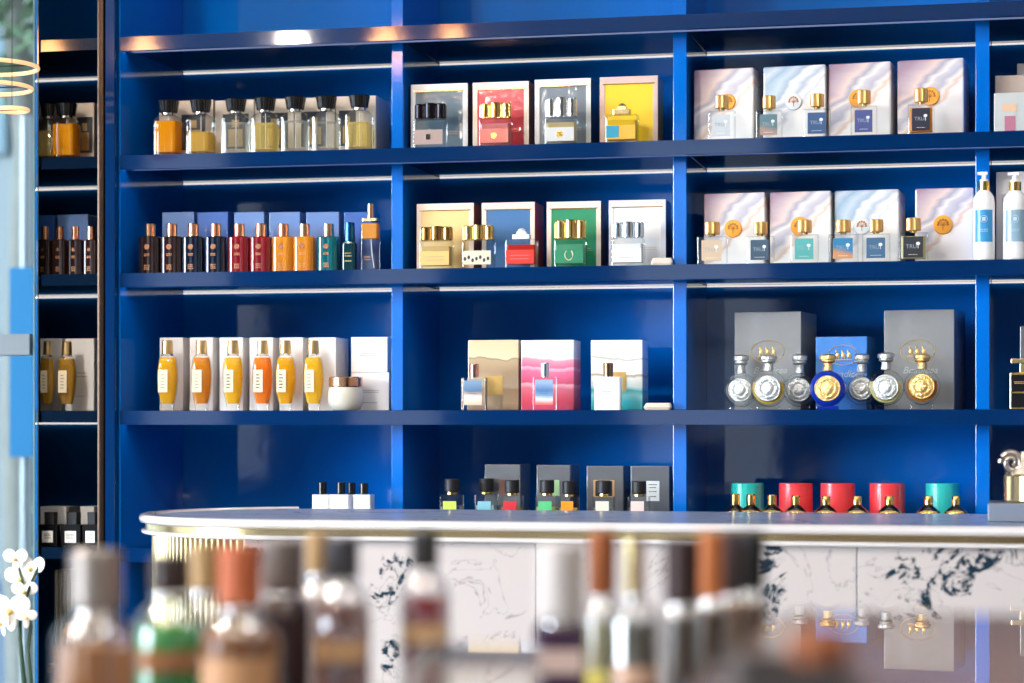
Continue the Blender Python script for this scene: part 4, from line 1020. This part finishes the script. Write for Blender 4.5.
fg('blurred bottle with dark cap and green perfume', 170, 72, 556, 590, 634, CAPD, 40, FGG, 1.52, liquid('near green', (60,190,80), .15), 628, (648,668,(176,128,90)))
fg('blurred back bottle with tan cap between green and terracotta-capped ones', 205, 62, 545, 588, 628, CAPT, 32, FGG, 1.66, liquid('near pale', (214,190,160), .25), 632)
fg('blurred bottle with terracotta cap and tan label', 240, 84, 546, 604, 636, CAPC, 44, FGG, 1.46, liquid('near cognac', (170,110,60), .2), 630, (655,690,(186,140,100)))
fg('tall dark brown blurred bottle with grey brown cap', 284, 54, 540, 590, 615, P('grey brown cap', (104,92,88), .45), 42, P('brown glass', (58,36,34), .06, trans=.3, coat=.4), 1.52)
fg('blurred back bottle with slim tan cap left of the black-capped one', 318, 50, 533, 572, 605, CAPT, 24, FGG, 1.66, liquid('near blush', (200,150,120), .2), 606)
fg('blurred bottle with graphite cap, dark perfume and tan label', 342, 58, 538, 577, 612, CAPK, 34, FGG, 1.50, liquid('near plum', (150,96,84), .2), 606, (638,660,(196,156,116)))
fg('blurred bottle of deep red perfume with black cap', 425, 50, 531, 567, 598, P('charcoal cap', (48,46,48), .45), 27, FGG, 1.52, liquid('near red', (176,16,22), .1), 599, (622,642,(206,164,120)))
fg('blurred purple square bottle with frosted white cap', 560, 52, 545, 618, 628, P('frosted white cap', (190,184,182), .4), 48, P('plum lacquer glass', (62,44,66), .15, coat=.6), 1.48, None, None, (648,672,(196,170,160)), 'square')
fg('blurred bottle with chestnut cap left of the brass atomiser', 602, 40, 532, 594, 616, CAPB, 27, FGG, 1.56, liquid('near lemon', (200,190,120), .25), 622, (668,690,(226,214,110)))
fg('blurred glass bottle with tall brass atomiser', 634, 52, 538, 594, 622, BRASS, 20, FGG, 1.48, liquid('near olive', (104,100,78), .2), 624, (664,684,(196,160,136)))
# right-hand row on a riser
fg('blurred bottle with very dark brown cap, first right of the brass atomiser', 682, 40, 538, 602, 618, P('espresso cap', (46,24,24), .5), 36, FGG, 1.40, liquid('near smoke', (96,80,66), .15), 614)
fg('blurred bottle with bright chestnut cap between two dark-capped ones', 711, 38, 533, 597, 612, P('bright chestnut cap', (178,102,52), .5), 26, FGG, 1.47, liquid('near smoke2', (96,74,58), .15), 608)
fg('blurred bottle with dark cap behind the rightmost black-capped one', 733, 34, 532, 592, 606, P('cocoa cap', (52,32,32), .5), 26, FGG, 1.55, liquid('near honey', (176,126,60), .2), 602)
fg('blurred bottle with black cap, rightmost of the near bottles', 752, 36, 531, 590, 604, P('jet cap', (22,20,22), .5), 26, FGG, 1.42, liquid('near gold', (130,96,62), .15), 600)
# clear acrylic block
p0, p1 = FG(415, 655, 1.2), FG(535, 655, 1.2)
acr = obj('acrylic_riser', newbm(box, -.034, .034, -.05, .05, 0, p0.z-TZ, .002), P('acrylic', (244,240,236), .02, trans=.9), None)
acr.location = ((p0.x+p1.x)/2-.0, (p0.y+p1.y)/2, TZ+EPS); acr.rotation_euler = (0,0,TH)
tag(acr, 'clear acrylic block in front of the deep red bottle', 'display block')
# glossy display table at lower right
PT = .107; ZD = ZC-PT
def at_level(px, py, z=ZD):
    Z = (ZC-z)*F/(py-YH); return FG(px, py, Z)
q = at_level(786, 611)
dx0, dy1 = q.x, q.y
dt = thing('display_table', 'glossy dark display table at the lower right reflecting the shelves', 'table', (dx0+.45, dy1-.3, 0))
obj('glass_top', newbm(box, -.45, .55, -.24, .30, ZD-.02, ZD, .002), P('glossy umber glass', (146,126,120), .0, ior=1.6), dt)
obj('pedestal', newbm(box, -.40, .50, -.2, .26, 0, ZD-.021, .004), P('table pedestal', (70,60,56), .4), dt)
# dark tray with a wooden cap
a = at_level(726, 668, ZD+.012); b = at_level(846, 668, ZD+.012)
tr = thing('display_tray', 'dark grey tray on the display table under the wooden lid', 'tray', ((a.x+b.x)/2, (a.y+b.y)/2+.012, ZD+EPS), .22)
tw = (b-a).length
TRM = P('tray grey', (74,72,72), .4)
obj('tray_base', newbm(box, -tw/2, tw/2, -.035, .035, 0, .006, .001), TRM, tr)
for (x0, x1, y0, y1) in ((-tw/2, tw/2, .031, .035), (-tw/2, tw/2, -.035, -.031), (-tw/2, -tw/2+.004, -.031, .031), (tw/2-.004, tw/2, -.031, .031)):
    obj('tray_lip', newbm(box, x0, x1, y0, y1, .0061, .012), TRM, tr)
cpt = at_level(797, 658, ZD+.008)
jr = thing('wooden_lid_jar', 'small jar with round chestnut wood lid on the dark tray', 'jar', (tr.location.x+.012, tr.location.y+.002, ZD+.0072))
obj('jar_glass', newbm(lathe, [(0,.0095),(.001,.0105),(.005,.0105),(.006,.009)], 24), FGG, jr)
obj('lid', newbm(lathe, [(.0061,.0112),(.007,.012),(.017,.012),(.018,.011)], 26), CAPB, jr)

# ------------------------------------------------------------------ orchid by the window
ZO = 3.25
op = FG(20, 640, ZO); opx, opy = op.x, op.y
orc = thing('potted_orchid', 'white orchid in a tall planter beside the shelving, at the window', 'plant', (opx, opy, 0))
obj('planter', newbm(lathe, [(0,.09),(.62,.11),(.63,.112),(.64,.10),(.60,.095),(.598,.001)], 32), P('white planter', (226,226,224), .4), orc)
STEM = P('orchid stem', (40,66,44), .5); PETAL = P('orchid petal', (246,244,240), .45, var=.03, vscale=40); LIP = P('orchid lip', (226,190,110), .5)
def L(px, py, dy=0): 
    v = FG(px, py, ZO); return Vector((v.x-opx, v.y-opy+dy, v.z))
obj('stem', newbm(tube, [(.004,0,.6), L(24,683), L(20,640), L(17,618,.01), L(22,585,.03), L(28,560,.05)], [.005,.004,.0035,.003,.0025,.002], 8), STEM, orc)
obj('stem', newbm(tube, [(.012,.01,.6), L(31,683), L(28,650), L(25,628,.02), L(12,590,.04), L(4,570,.05)], [.004,.0035,.003,.003,.002,.002], 8), STEM, orc)
def flower(c, R, ax):
    bm = bmesh.new(); Mx = Matrix.Rotation(ax[0],4,'Z') @ Matrix.Rotation(ax[1],4,'X')
    for ang, l, w in ((90,1,.52),(205,.95,.45),(335,.95,.45)):
        a = math.radians(ang); M = Mx @ Matrix.Rotation(a,4,'Y') @ Matrix.Translation((R*.52*l,0,0)); ellip(bm, c, (R*.5*l, R*.05, R*.5*w), 12, 7, None) if False else None
        b2 = bmesh.new(); ellip(b2, (0,0,0), (R*.52*l, R*.06, R*.42*w*1.2), 12, 7)
        for v in b2.verts: v.co.y -= (v.co.x+R*.5)**2*2.0; v.co = M @ v.co + Vector(c)
        merge(bm, b2)
    for ang in (20, 160):
        a = math.radians(ang); M = Mx @ Matrix.Rotation(-a,4,'Y') @ Matrix.Translation((R*.5,-R*.06,0)); b2 = bmesh.new(); ellip(b2, (0,0,0), (R*.52, R*.06, R*.48), 14, 8)
        for v in b2.verts: v.co.y -= (v.co.x+R*.5)**2*1.5; v.co = M @ v.co + Vector(c)
        merge(bm, b2)
    f = obj('flower', bm, PETAL, orc, 80)
    bm = bmesh.new(); ellip(bm, Vector(c)+(Mx @ Vector((0,-R*.2,-R*.12))), (R*.14,R*.2,R*.16), 10, 7); obj('lip', bm, LIP, f)
for px, py, rp, ax, dy in ((14,608,22,(0.1,.1),-.01),(31,616,11,(.5,.1),-.015),(2,622,14,(-.5,.2),0),(18,570,17,(-.3,-.2),.05),(6,580,17,(.2,0),.05),(16,592,14,(.2,.1),.03),(1,560,14,(0,0),.05)):
    flower(L(px, py, dy), rp/F*ZO, ax)
for s in (-1, 1, .2):
    b2 = bmesh.new(); ellip(b2, (0,0,0), (.10,.035,.006), 14, 7)
    for v in b2.verts: v.co.z += .03-(v.co.x)**2*3; v.co = Matrix.Rotation(s*1.2,4,'Z') @ (v.co+Vector((.09*s,0,0))); v.co.z += .63
    obj('leaf', b2, P('orchid leaf', (46,92,50), .4), orc, 80)

# ------------------------------------------------------------------ outside the window
struct('outside_ground', newbm(box, -14, 1, .46, 16, -.08, -.02), P('pale paving', (104,120,140), .6, var=.12, vscale=1.5))
fb = thing('street_building', 'pale plastered building across the street beyond the window', 'building', (-5, 12, -.02))
obj('facade', newbm(box, -6, 3, 0, .4, 0, 7), P('pale plaster', (126,132,134), .7, var=.06, vscale=1.2), fb)
for x in (-4.8,-3.2,-1.6,0):
    w = obj('window', newbm(box, x, x+.8, -.06, -.005, 3.2, 4.8), P('shop window dark', (110,130,140), .2), fb)
bp = FG(26, 330, 7.5)
bn = thing('street_banner', 'bright blue vertical banner on a pole beyond the window', 'banner', (bp.x, bp.y, -.02))
obj('pole', newbm(lathe, [(0,.02),(2.2,.02)], 12), P('pole grey', (150,156,160), .4, metal=.5), bn)
bw = 26*7.5/F
zb = lambda y: ZC-(y-YH)/F*7.5+.02
obj('banner_cloth', newbm(box, -bw/2, bw/2, -.035, -.025, zb(457), zb(268)), P('banner blue', (0,110,160), .6), bn)
tp = FG(6, 300, 9.0)
tree = thing('street_tree', 'leafy street tree with grey trunk beyond the window', 'tree', (tp.x, tp.y, -.02))
ttop = ZC-(0-YH)/F*9.0
obj('trunk', newbm(tube, [(.1,0,0),(.06,0,1.2),(.10,0,ttop*.8),(.02,0,ttop*1.05)], [.09,.075,.06,.04], 10), P('bark grey', (120,118,112), .8, var=.2, vscale=12), tree)
obj('branch', newbm(tube, [(.08,0,ttop*.78),(.02,0,ttop*.95),(-.06,.05,ttop*1.1)], [.04,.03,.02], 8), MATS['bark grey'], tree)
bm = bmesh.new()
for i in range(1500):
    a = random.uniform(0,2*PI); r_ = random.uniform(.05,.75)**.7; c = Vector((r_*math.cos(a)*.9-.1, r_*math.sin(a)*.6, ttop*1.0+random.uniform(-.32,.85)))
    n_ = Vector((random.gauss(0,1),random.gauss(0,1),random.gauss(0,1))).normalized(); u = n_.orthogonal().normalized(); v = n_.cross(u); s = random.uniform(.03,.06)
    bm.faces.new([bm.verts.new(c+u*s), bm.verts.new(c+v*s*.6), bm.verts.new(c-u*s), bm.verts.new(c-v*s*.6)])
obj('foliage', bm, P('leaf green', (96,116,88), .6, var=.3, vscale=6), tree)
sp_ = FG(2, 500, 7.0)
bush = thing('planter_shrub', 'dark green shrub at the foot of the street wall', 'shrub', (sp_.x-.45, sp_.y+1.6, -.02))
bm = bmesh.new()
for i in range(260):
    a = random.uniform(0,2*PI); r_ = random.uniform(0,.3); c = Vector((r_*math.cos(a)*.6, r_*math.sin(a), random.uniform(.3,.95)))
    n_ = Vector((random.gauss(0,1),random.gauss(0,1),random.gauss(0,1))).normalized(); u = n_.orthogonal().normalized(); v = n_.cross(u); s = random.uniform(.03,.06)
    bm.faces.new([bm.verts.new(c+u*s), bm.verts.new(c+v*s*.6), bm.verts.new(c-u*s), bm.verts.new(c-v*s*.6)])
obj('foliage', bm, P('shrub green', (70,104,64), .6, var=.3, vscale=6), bush)
obj('stem', newbm(tube, [(0,0,0),(.02,0,.6)], .02, 8), MATS['bark grey'], bush)

# ------------------------------------------------------------------ lamps of the shop, reflected rings and added lights
WARM = P('warm lamp reflection', (255,206,140), .4, emit=.5, ecol=(255,206,156))
CABLE = P('lamp cable', (40,36,32), .5)
def reflected_ring_lamp(label, px, py, Z, rads):  # lamp reflections in the window glass, modelled as glowing rings
    p = FG(px, py, Z)
    r = thing('reflected_ring', label, 'lamp', (p.x, p.y, p.z), 0, 'ring lamp reflections')
    for i, (R, dz) in enumerate(rads):
        bm = bmesh.new(); tube(bm, [(R*math.cos(a), R*math.sin(a), dz) for a in [2*PI*k/36 for k in range(36)]], .0035, 8, True); obj('ring', bm, WARM, r)
    hi = CEIL-p.z
    obj('cable', newbm(tube, [(0,0,min(q[1] for q in rads)),(0,0,hi-.02)], .0006, 6), CABLE, r)
    bm = bmesh.new(); lathe(bm, [(hi-.02,.04),(hi-.001,.045)], 18); obj('ceiling_rose', bm, CABLE, r)
    for i, (R, dz) in enumerate(rads):
        obj('spoke', newbm(tube, [(-R,0,dz),(R,0,dz)], .0012, 6), CABLE, r)
reflected_ring_lamp('small warm ring lamp reflected in the window, built as a hanging ring', 12, 110, 3.6, [(.025,0)])
reflected_ring_lamp('two-tier warm ring lamp reflected in the window, built as hanging rings', -14, 88, 3.75, [(.075,0),(.085,.035)])
# crystal pendants in the room, seen only as reflections in the lacquer
def pendant(px, py, i):
    Yv = DEPTH+ (DEPTH+2.6)
    u = (px-512)/F; t = (Yv+D)/(CT+u*ST)
    x = t*(-ST+u*CT); z = ZC-(py-YH)/F*t
    r = thing('crystal_pendant', 'warm crystal pendant lamp hanging in the middle of the shop', 'lamp', (x, -2.6, z), 0, 'crystal pendant lamps')
    obj('bulb', newbm(lathe, [(-.05,.012),(-.03,.04),(.0,.05),(.03,.035),(.05,.014)], 16), P('pendant glow', (255,200,140), .4, emit=26, ecol=(255,186,120)), r)
    obj('crown', newbm(lathe, [(.051,.03),(.06,.085),(.075,.085),(.09,.02)], 20), BRASS, r)
    obj('cable', newbm(tube, [(0,0,.09),(0,0,CEIL-z-.002)], .003, 6), CABLE, r)
for i, (x, y) in enumerate(((127,86),(216,86),(440,80),(500,80),(77,88))):
    pendant(x, y, i)
# globe lamps added behind and left of the camera for bottle highlights
GL = P('ceiling globe', (255,250,244), .4, emit=120, ecol=(255,246,236))
for x, y in ((-2.3,-3.3),(-1.9,-4.6)):
    r = thing('added_globe', 'round white lamp added behind the viewer for bottle highlights', 'lamp', (x, y, CEIL), 0, 'added highlight globes')
    obj('globe', newbm(lathe, [(-.76,.008),(-.752,.026),(-.72,.038),(-.688,.026),(-.68,.012)], 20), GL, r)
    obj('stem', newbm(lathe, [(-.679,.006),(-.002,.006)], 10), BRASS, r)

for x, y, R, e_, lb in ((-1.95,-2.95,.15,300,'large bright round downlight added for bottle highlights, window side'),(.62,-2.95,.16,30,'smaller round downlight added for bottle highlights over the display table')):
    r = thing('added_downlight', lb, 'lamp', (x, y, CEIL), 0)  # unseen downlights added to make soft highlight discs on the near bottles
    obj('lens', newbm(lathe, [(-.03,R*.96),(-.02,R)], 36), P('downlight %d' % e_, (255,252,246), .5, emit=e_, ecol=(255,249,240)), r)
    bm = bmesh.new(); tube(bm, [((R+.012)*math.cos(a), (R+.012)*math.sin(a), -.02) for a in [2*PI*k/40 for k in range(40)]], .011, 8, True); obj('rim', bm, WHITE, r)
    obj('housing', newbm(lathe, [(-.0195,R*.9),(-.001,R*.9)], 30), WHITE, r)
PANEL = P('ceiling light panel', (255,252,246), .5, emit=5, ecol=(255,250,242))  # unseen glowing panels added overhead to brighten the shelves
for x, y in ((-1.7,-2.3),(.2,-2.3),(2.0,-2.3),(-1.7,-4.2),(.2,-4.2)):
    r = thing('ceiling_fill_light', 'square ceiling light panel added to brighten the shelves', 'lamp', (x, y, CEIL), 0, 'added fill panels')
    obj('diffuser', newbm(box, -.48, .48, -.28, .28, -.03, -.012, .004), PANEL, r)
    bm = bmesh.new(); box(bm, -.52, .52, -.32, -.285, -.04, -.001); box(bm, -.52, .52, .285, .32, -.04, -.001); box(bm, -.52, -.485, -.285, .285, -.04, -.001); box(bm, .485, .52, -.285, .285, -.04, -.001)
    obj('frame', bm, WHITE, r)
# ------------------------------------------------------------------ daylight
w = bpy.data.worlds.new('World'); sc.world = w; w.use_nodes = True
nt = w.node_tree; bg = nt.nodes['Background']
tc = nt.nodes.new('ShaderNodeTexCoord'); spx = nt.nodes.new('ShaderNodeSeparateXYZ'); nt.links.new(tc.outputs['Generated'], spx.inputs[0])
rp = nt.nodes.new('ShaderNodeValToRGB'); e = rp.color_ramp.elements
e[0].position = .0; e[0].color = (.62,.72,.82,1); e[1].position = .6; e[1].color = (.70,.84,1.0,1)
nt.links.new(spx.outputs[2], rp.inputs[0]); 
dt_ = nt.nodes.new('ShaderNodeVectorMath'); dt_.operation = 'DOT_PRODUCT'; nt.links.new(tc.outputs['Generated'], dt_.inputs[0])
dt_.inputs[1].default_value = Vector((-.74,-.60,.17)).normalized()
mr = nt.nodes.new('ShaderNodeMapRange'); mr.interpolation_type = 'SMOOTHSTEP'
mr.inputs['From Min'].default_value = math.cos(.30); mr.inputs['From Max'].default_value = math.cos(.12); mr.inputs['To Min'].default_value = 1.5; mr.inputs['To Max'].default_value = 42
nt.links.new(dt_.outputs['Value'], mr.inputs['Value'])
nt.links.new(rp.outputs[0], bg.inputs['Color']); nt.links.new(mr.outputs['Result'], bg.inputs['Strength'])
def portal(loc, rot, sx_, sy_):
    l = bpy.data.lights.new('daylight_portal', 'AREA'); l.shape = 'RECTANGLE'; l.size = sx_; l.size_y = sy_; l.cycles.is_portal = True
    o = bpy.data.objects.new('daylight_portal', l); COL.objects.link(o); o.location = loc; o.rotation_euler = rot
for h in FR: portal(((h[0]+h[1])/2, -7.98, (h[2]+h[3])/2), (PI/2,0,0), h[1]-h[0], h[3]-h[2])
for h in LF: portal((-5.98, (h[0]+h[1])/2, (h[2]+h[3])/2), (PI/2,0,-PI/2), h[1]-h[0], h[3]-h[2])

# ------------------------------------------------------------------ camera and view
cam = bpy.data.cameras.new('Camera'); co = bpy.data.objects.new('Camera', cam); COL.objects.link(co)
cam.sensor_width = 36; cam.lens = F/1024*36; cam.shift_y = (YH-341.5)/1024
co.location = (0,-D,ZC); co.rotation_euler = (PI/2,0,TH)
cam.dof.use_dof = True; cam.dof.focus_distance = 3.68; cam.dof.aperture_fstop = 3.9
cam.clip_start = .05
sc.camera = co
vs = sc.view_settings; vs.view_transform = 'Standard'; vs.look = 'None'; vs.gamma = 1; vs.use_curve_mapping = False
vs.exposure = 0.58
sc.cycles.max_bounces = 14; sc.cycles.transmission_bounces = 12; sc.cycles.glossy_bounces = 6; sc.cycles.diffuse_bounces = 5
sc.cycles.caustics_refractive = True; sc.cycles.blur_glossy = 0.5; sc.cycles.sample_clamp_indirect = 8
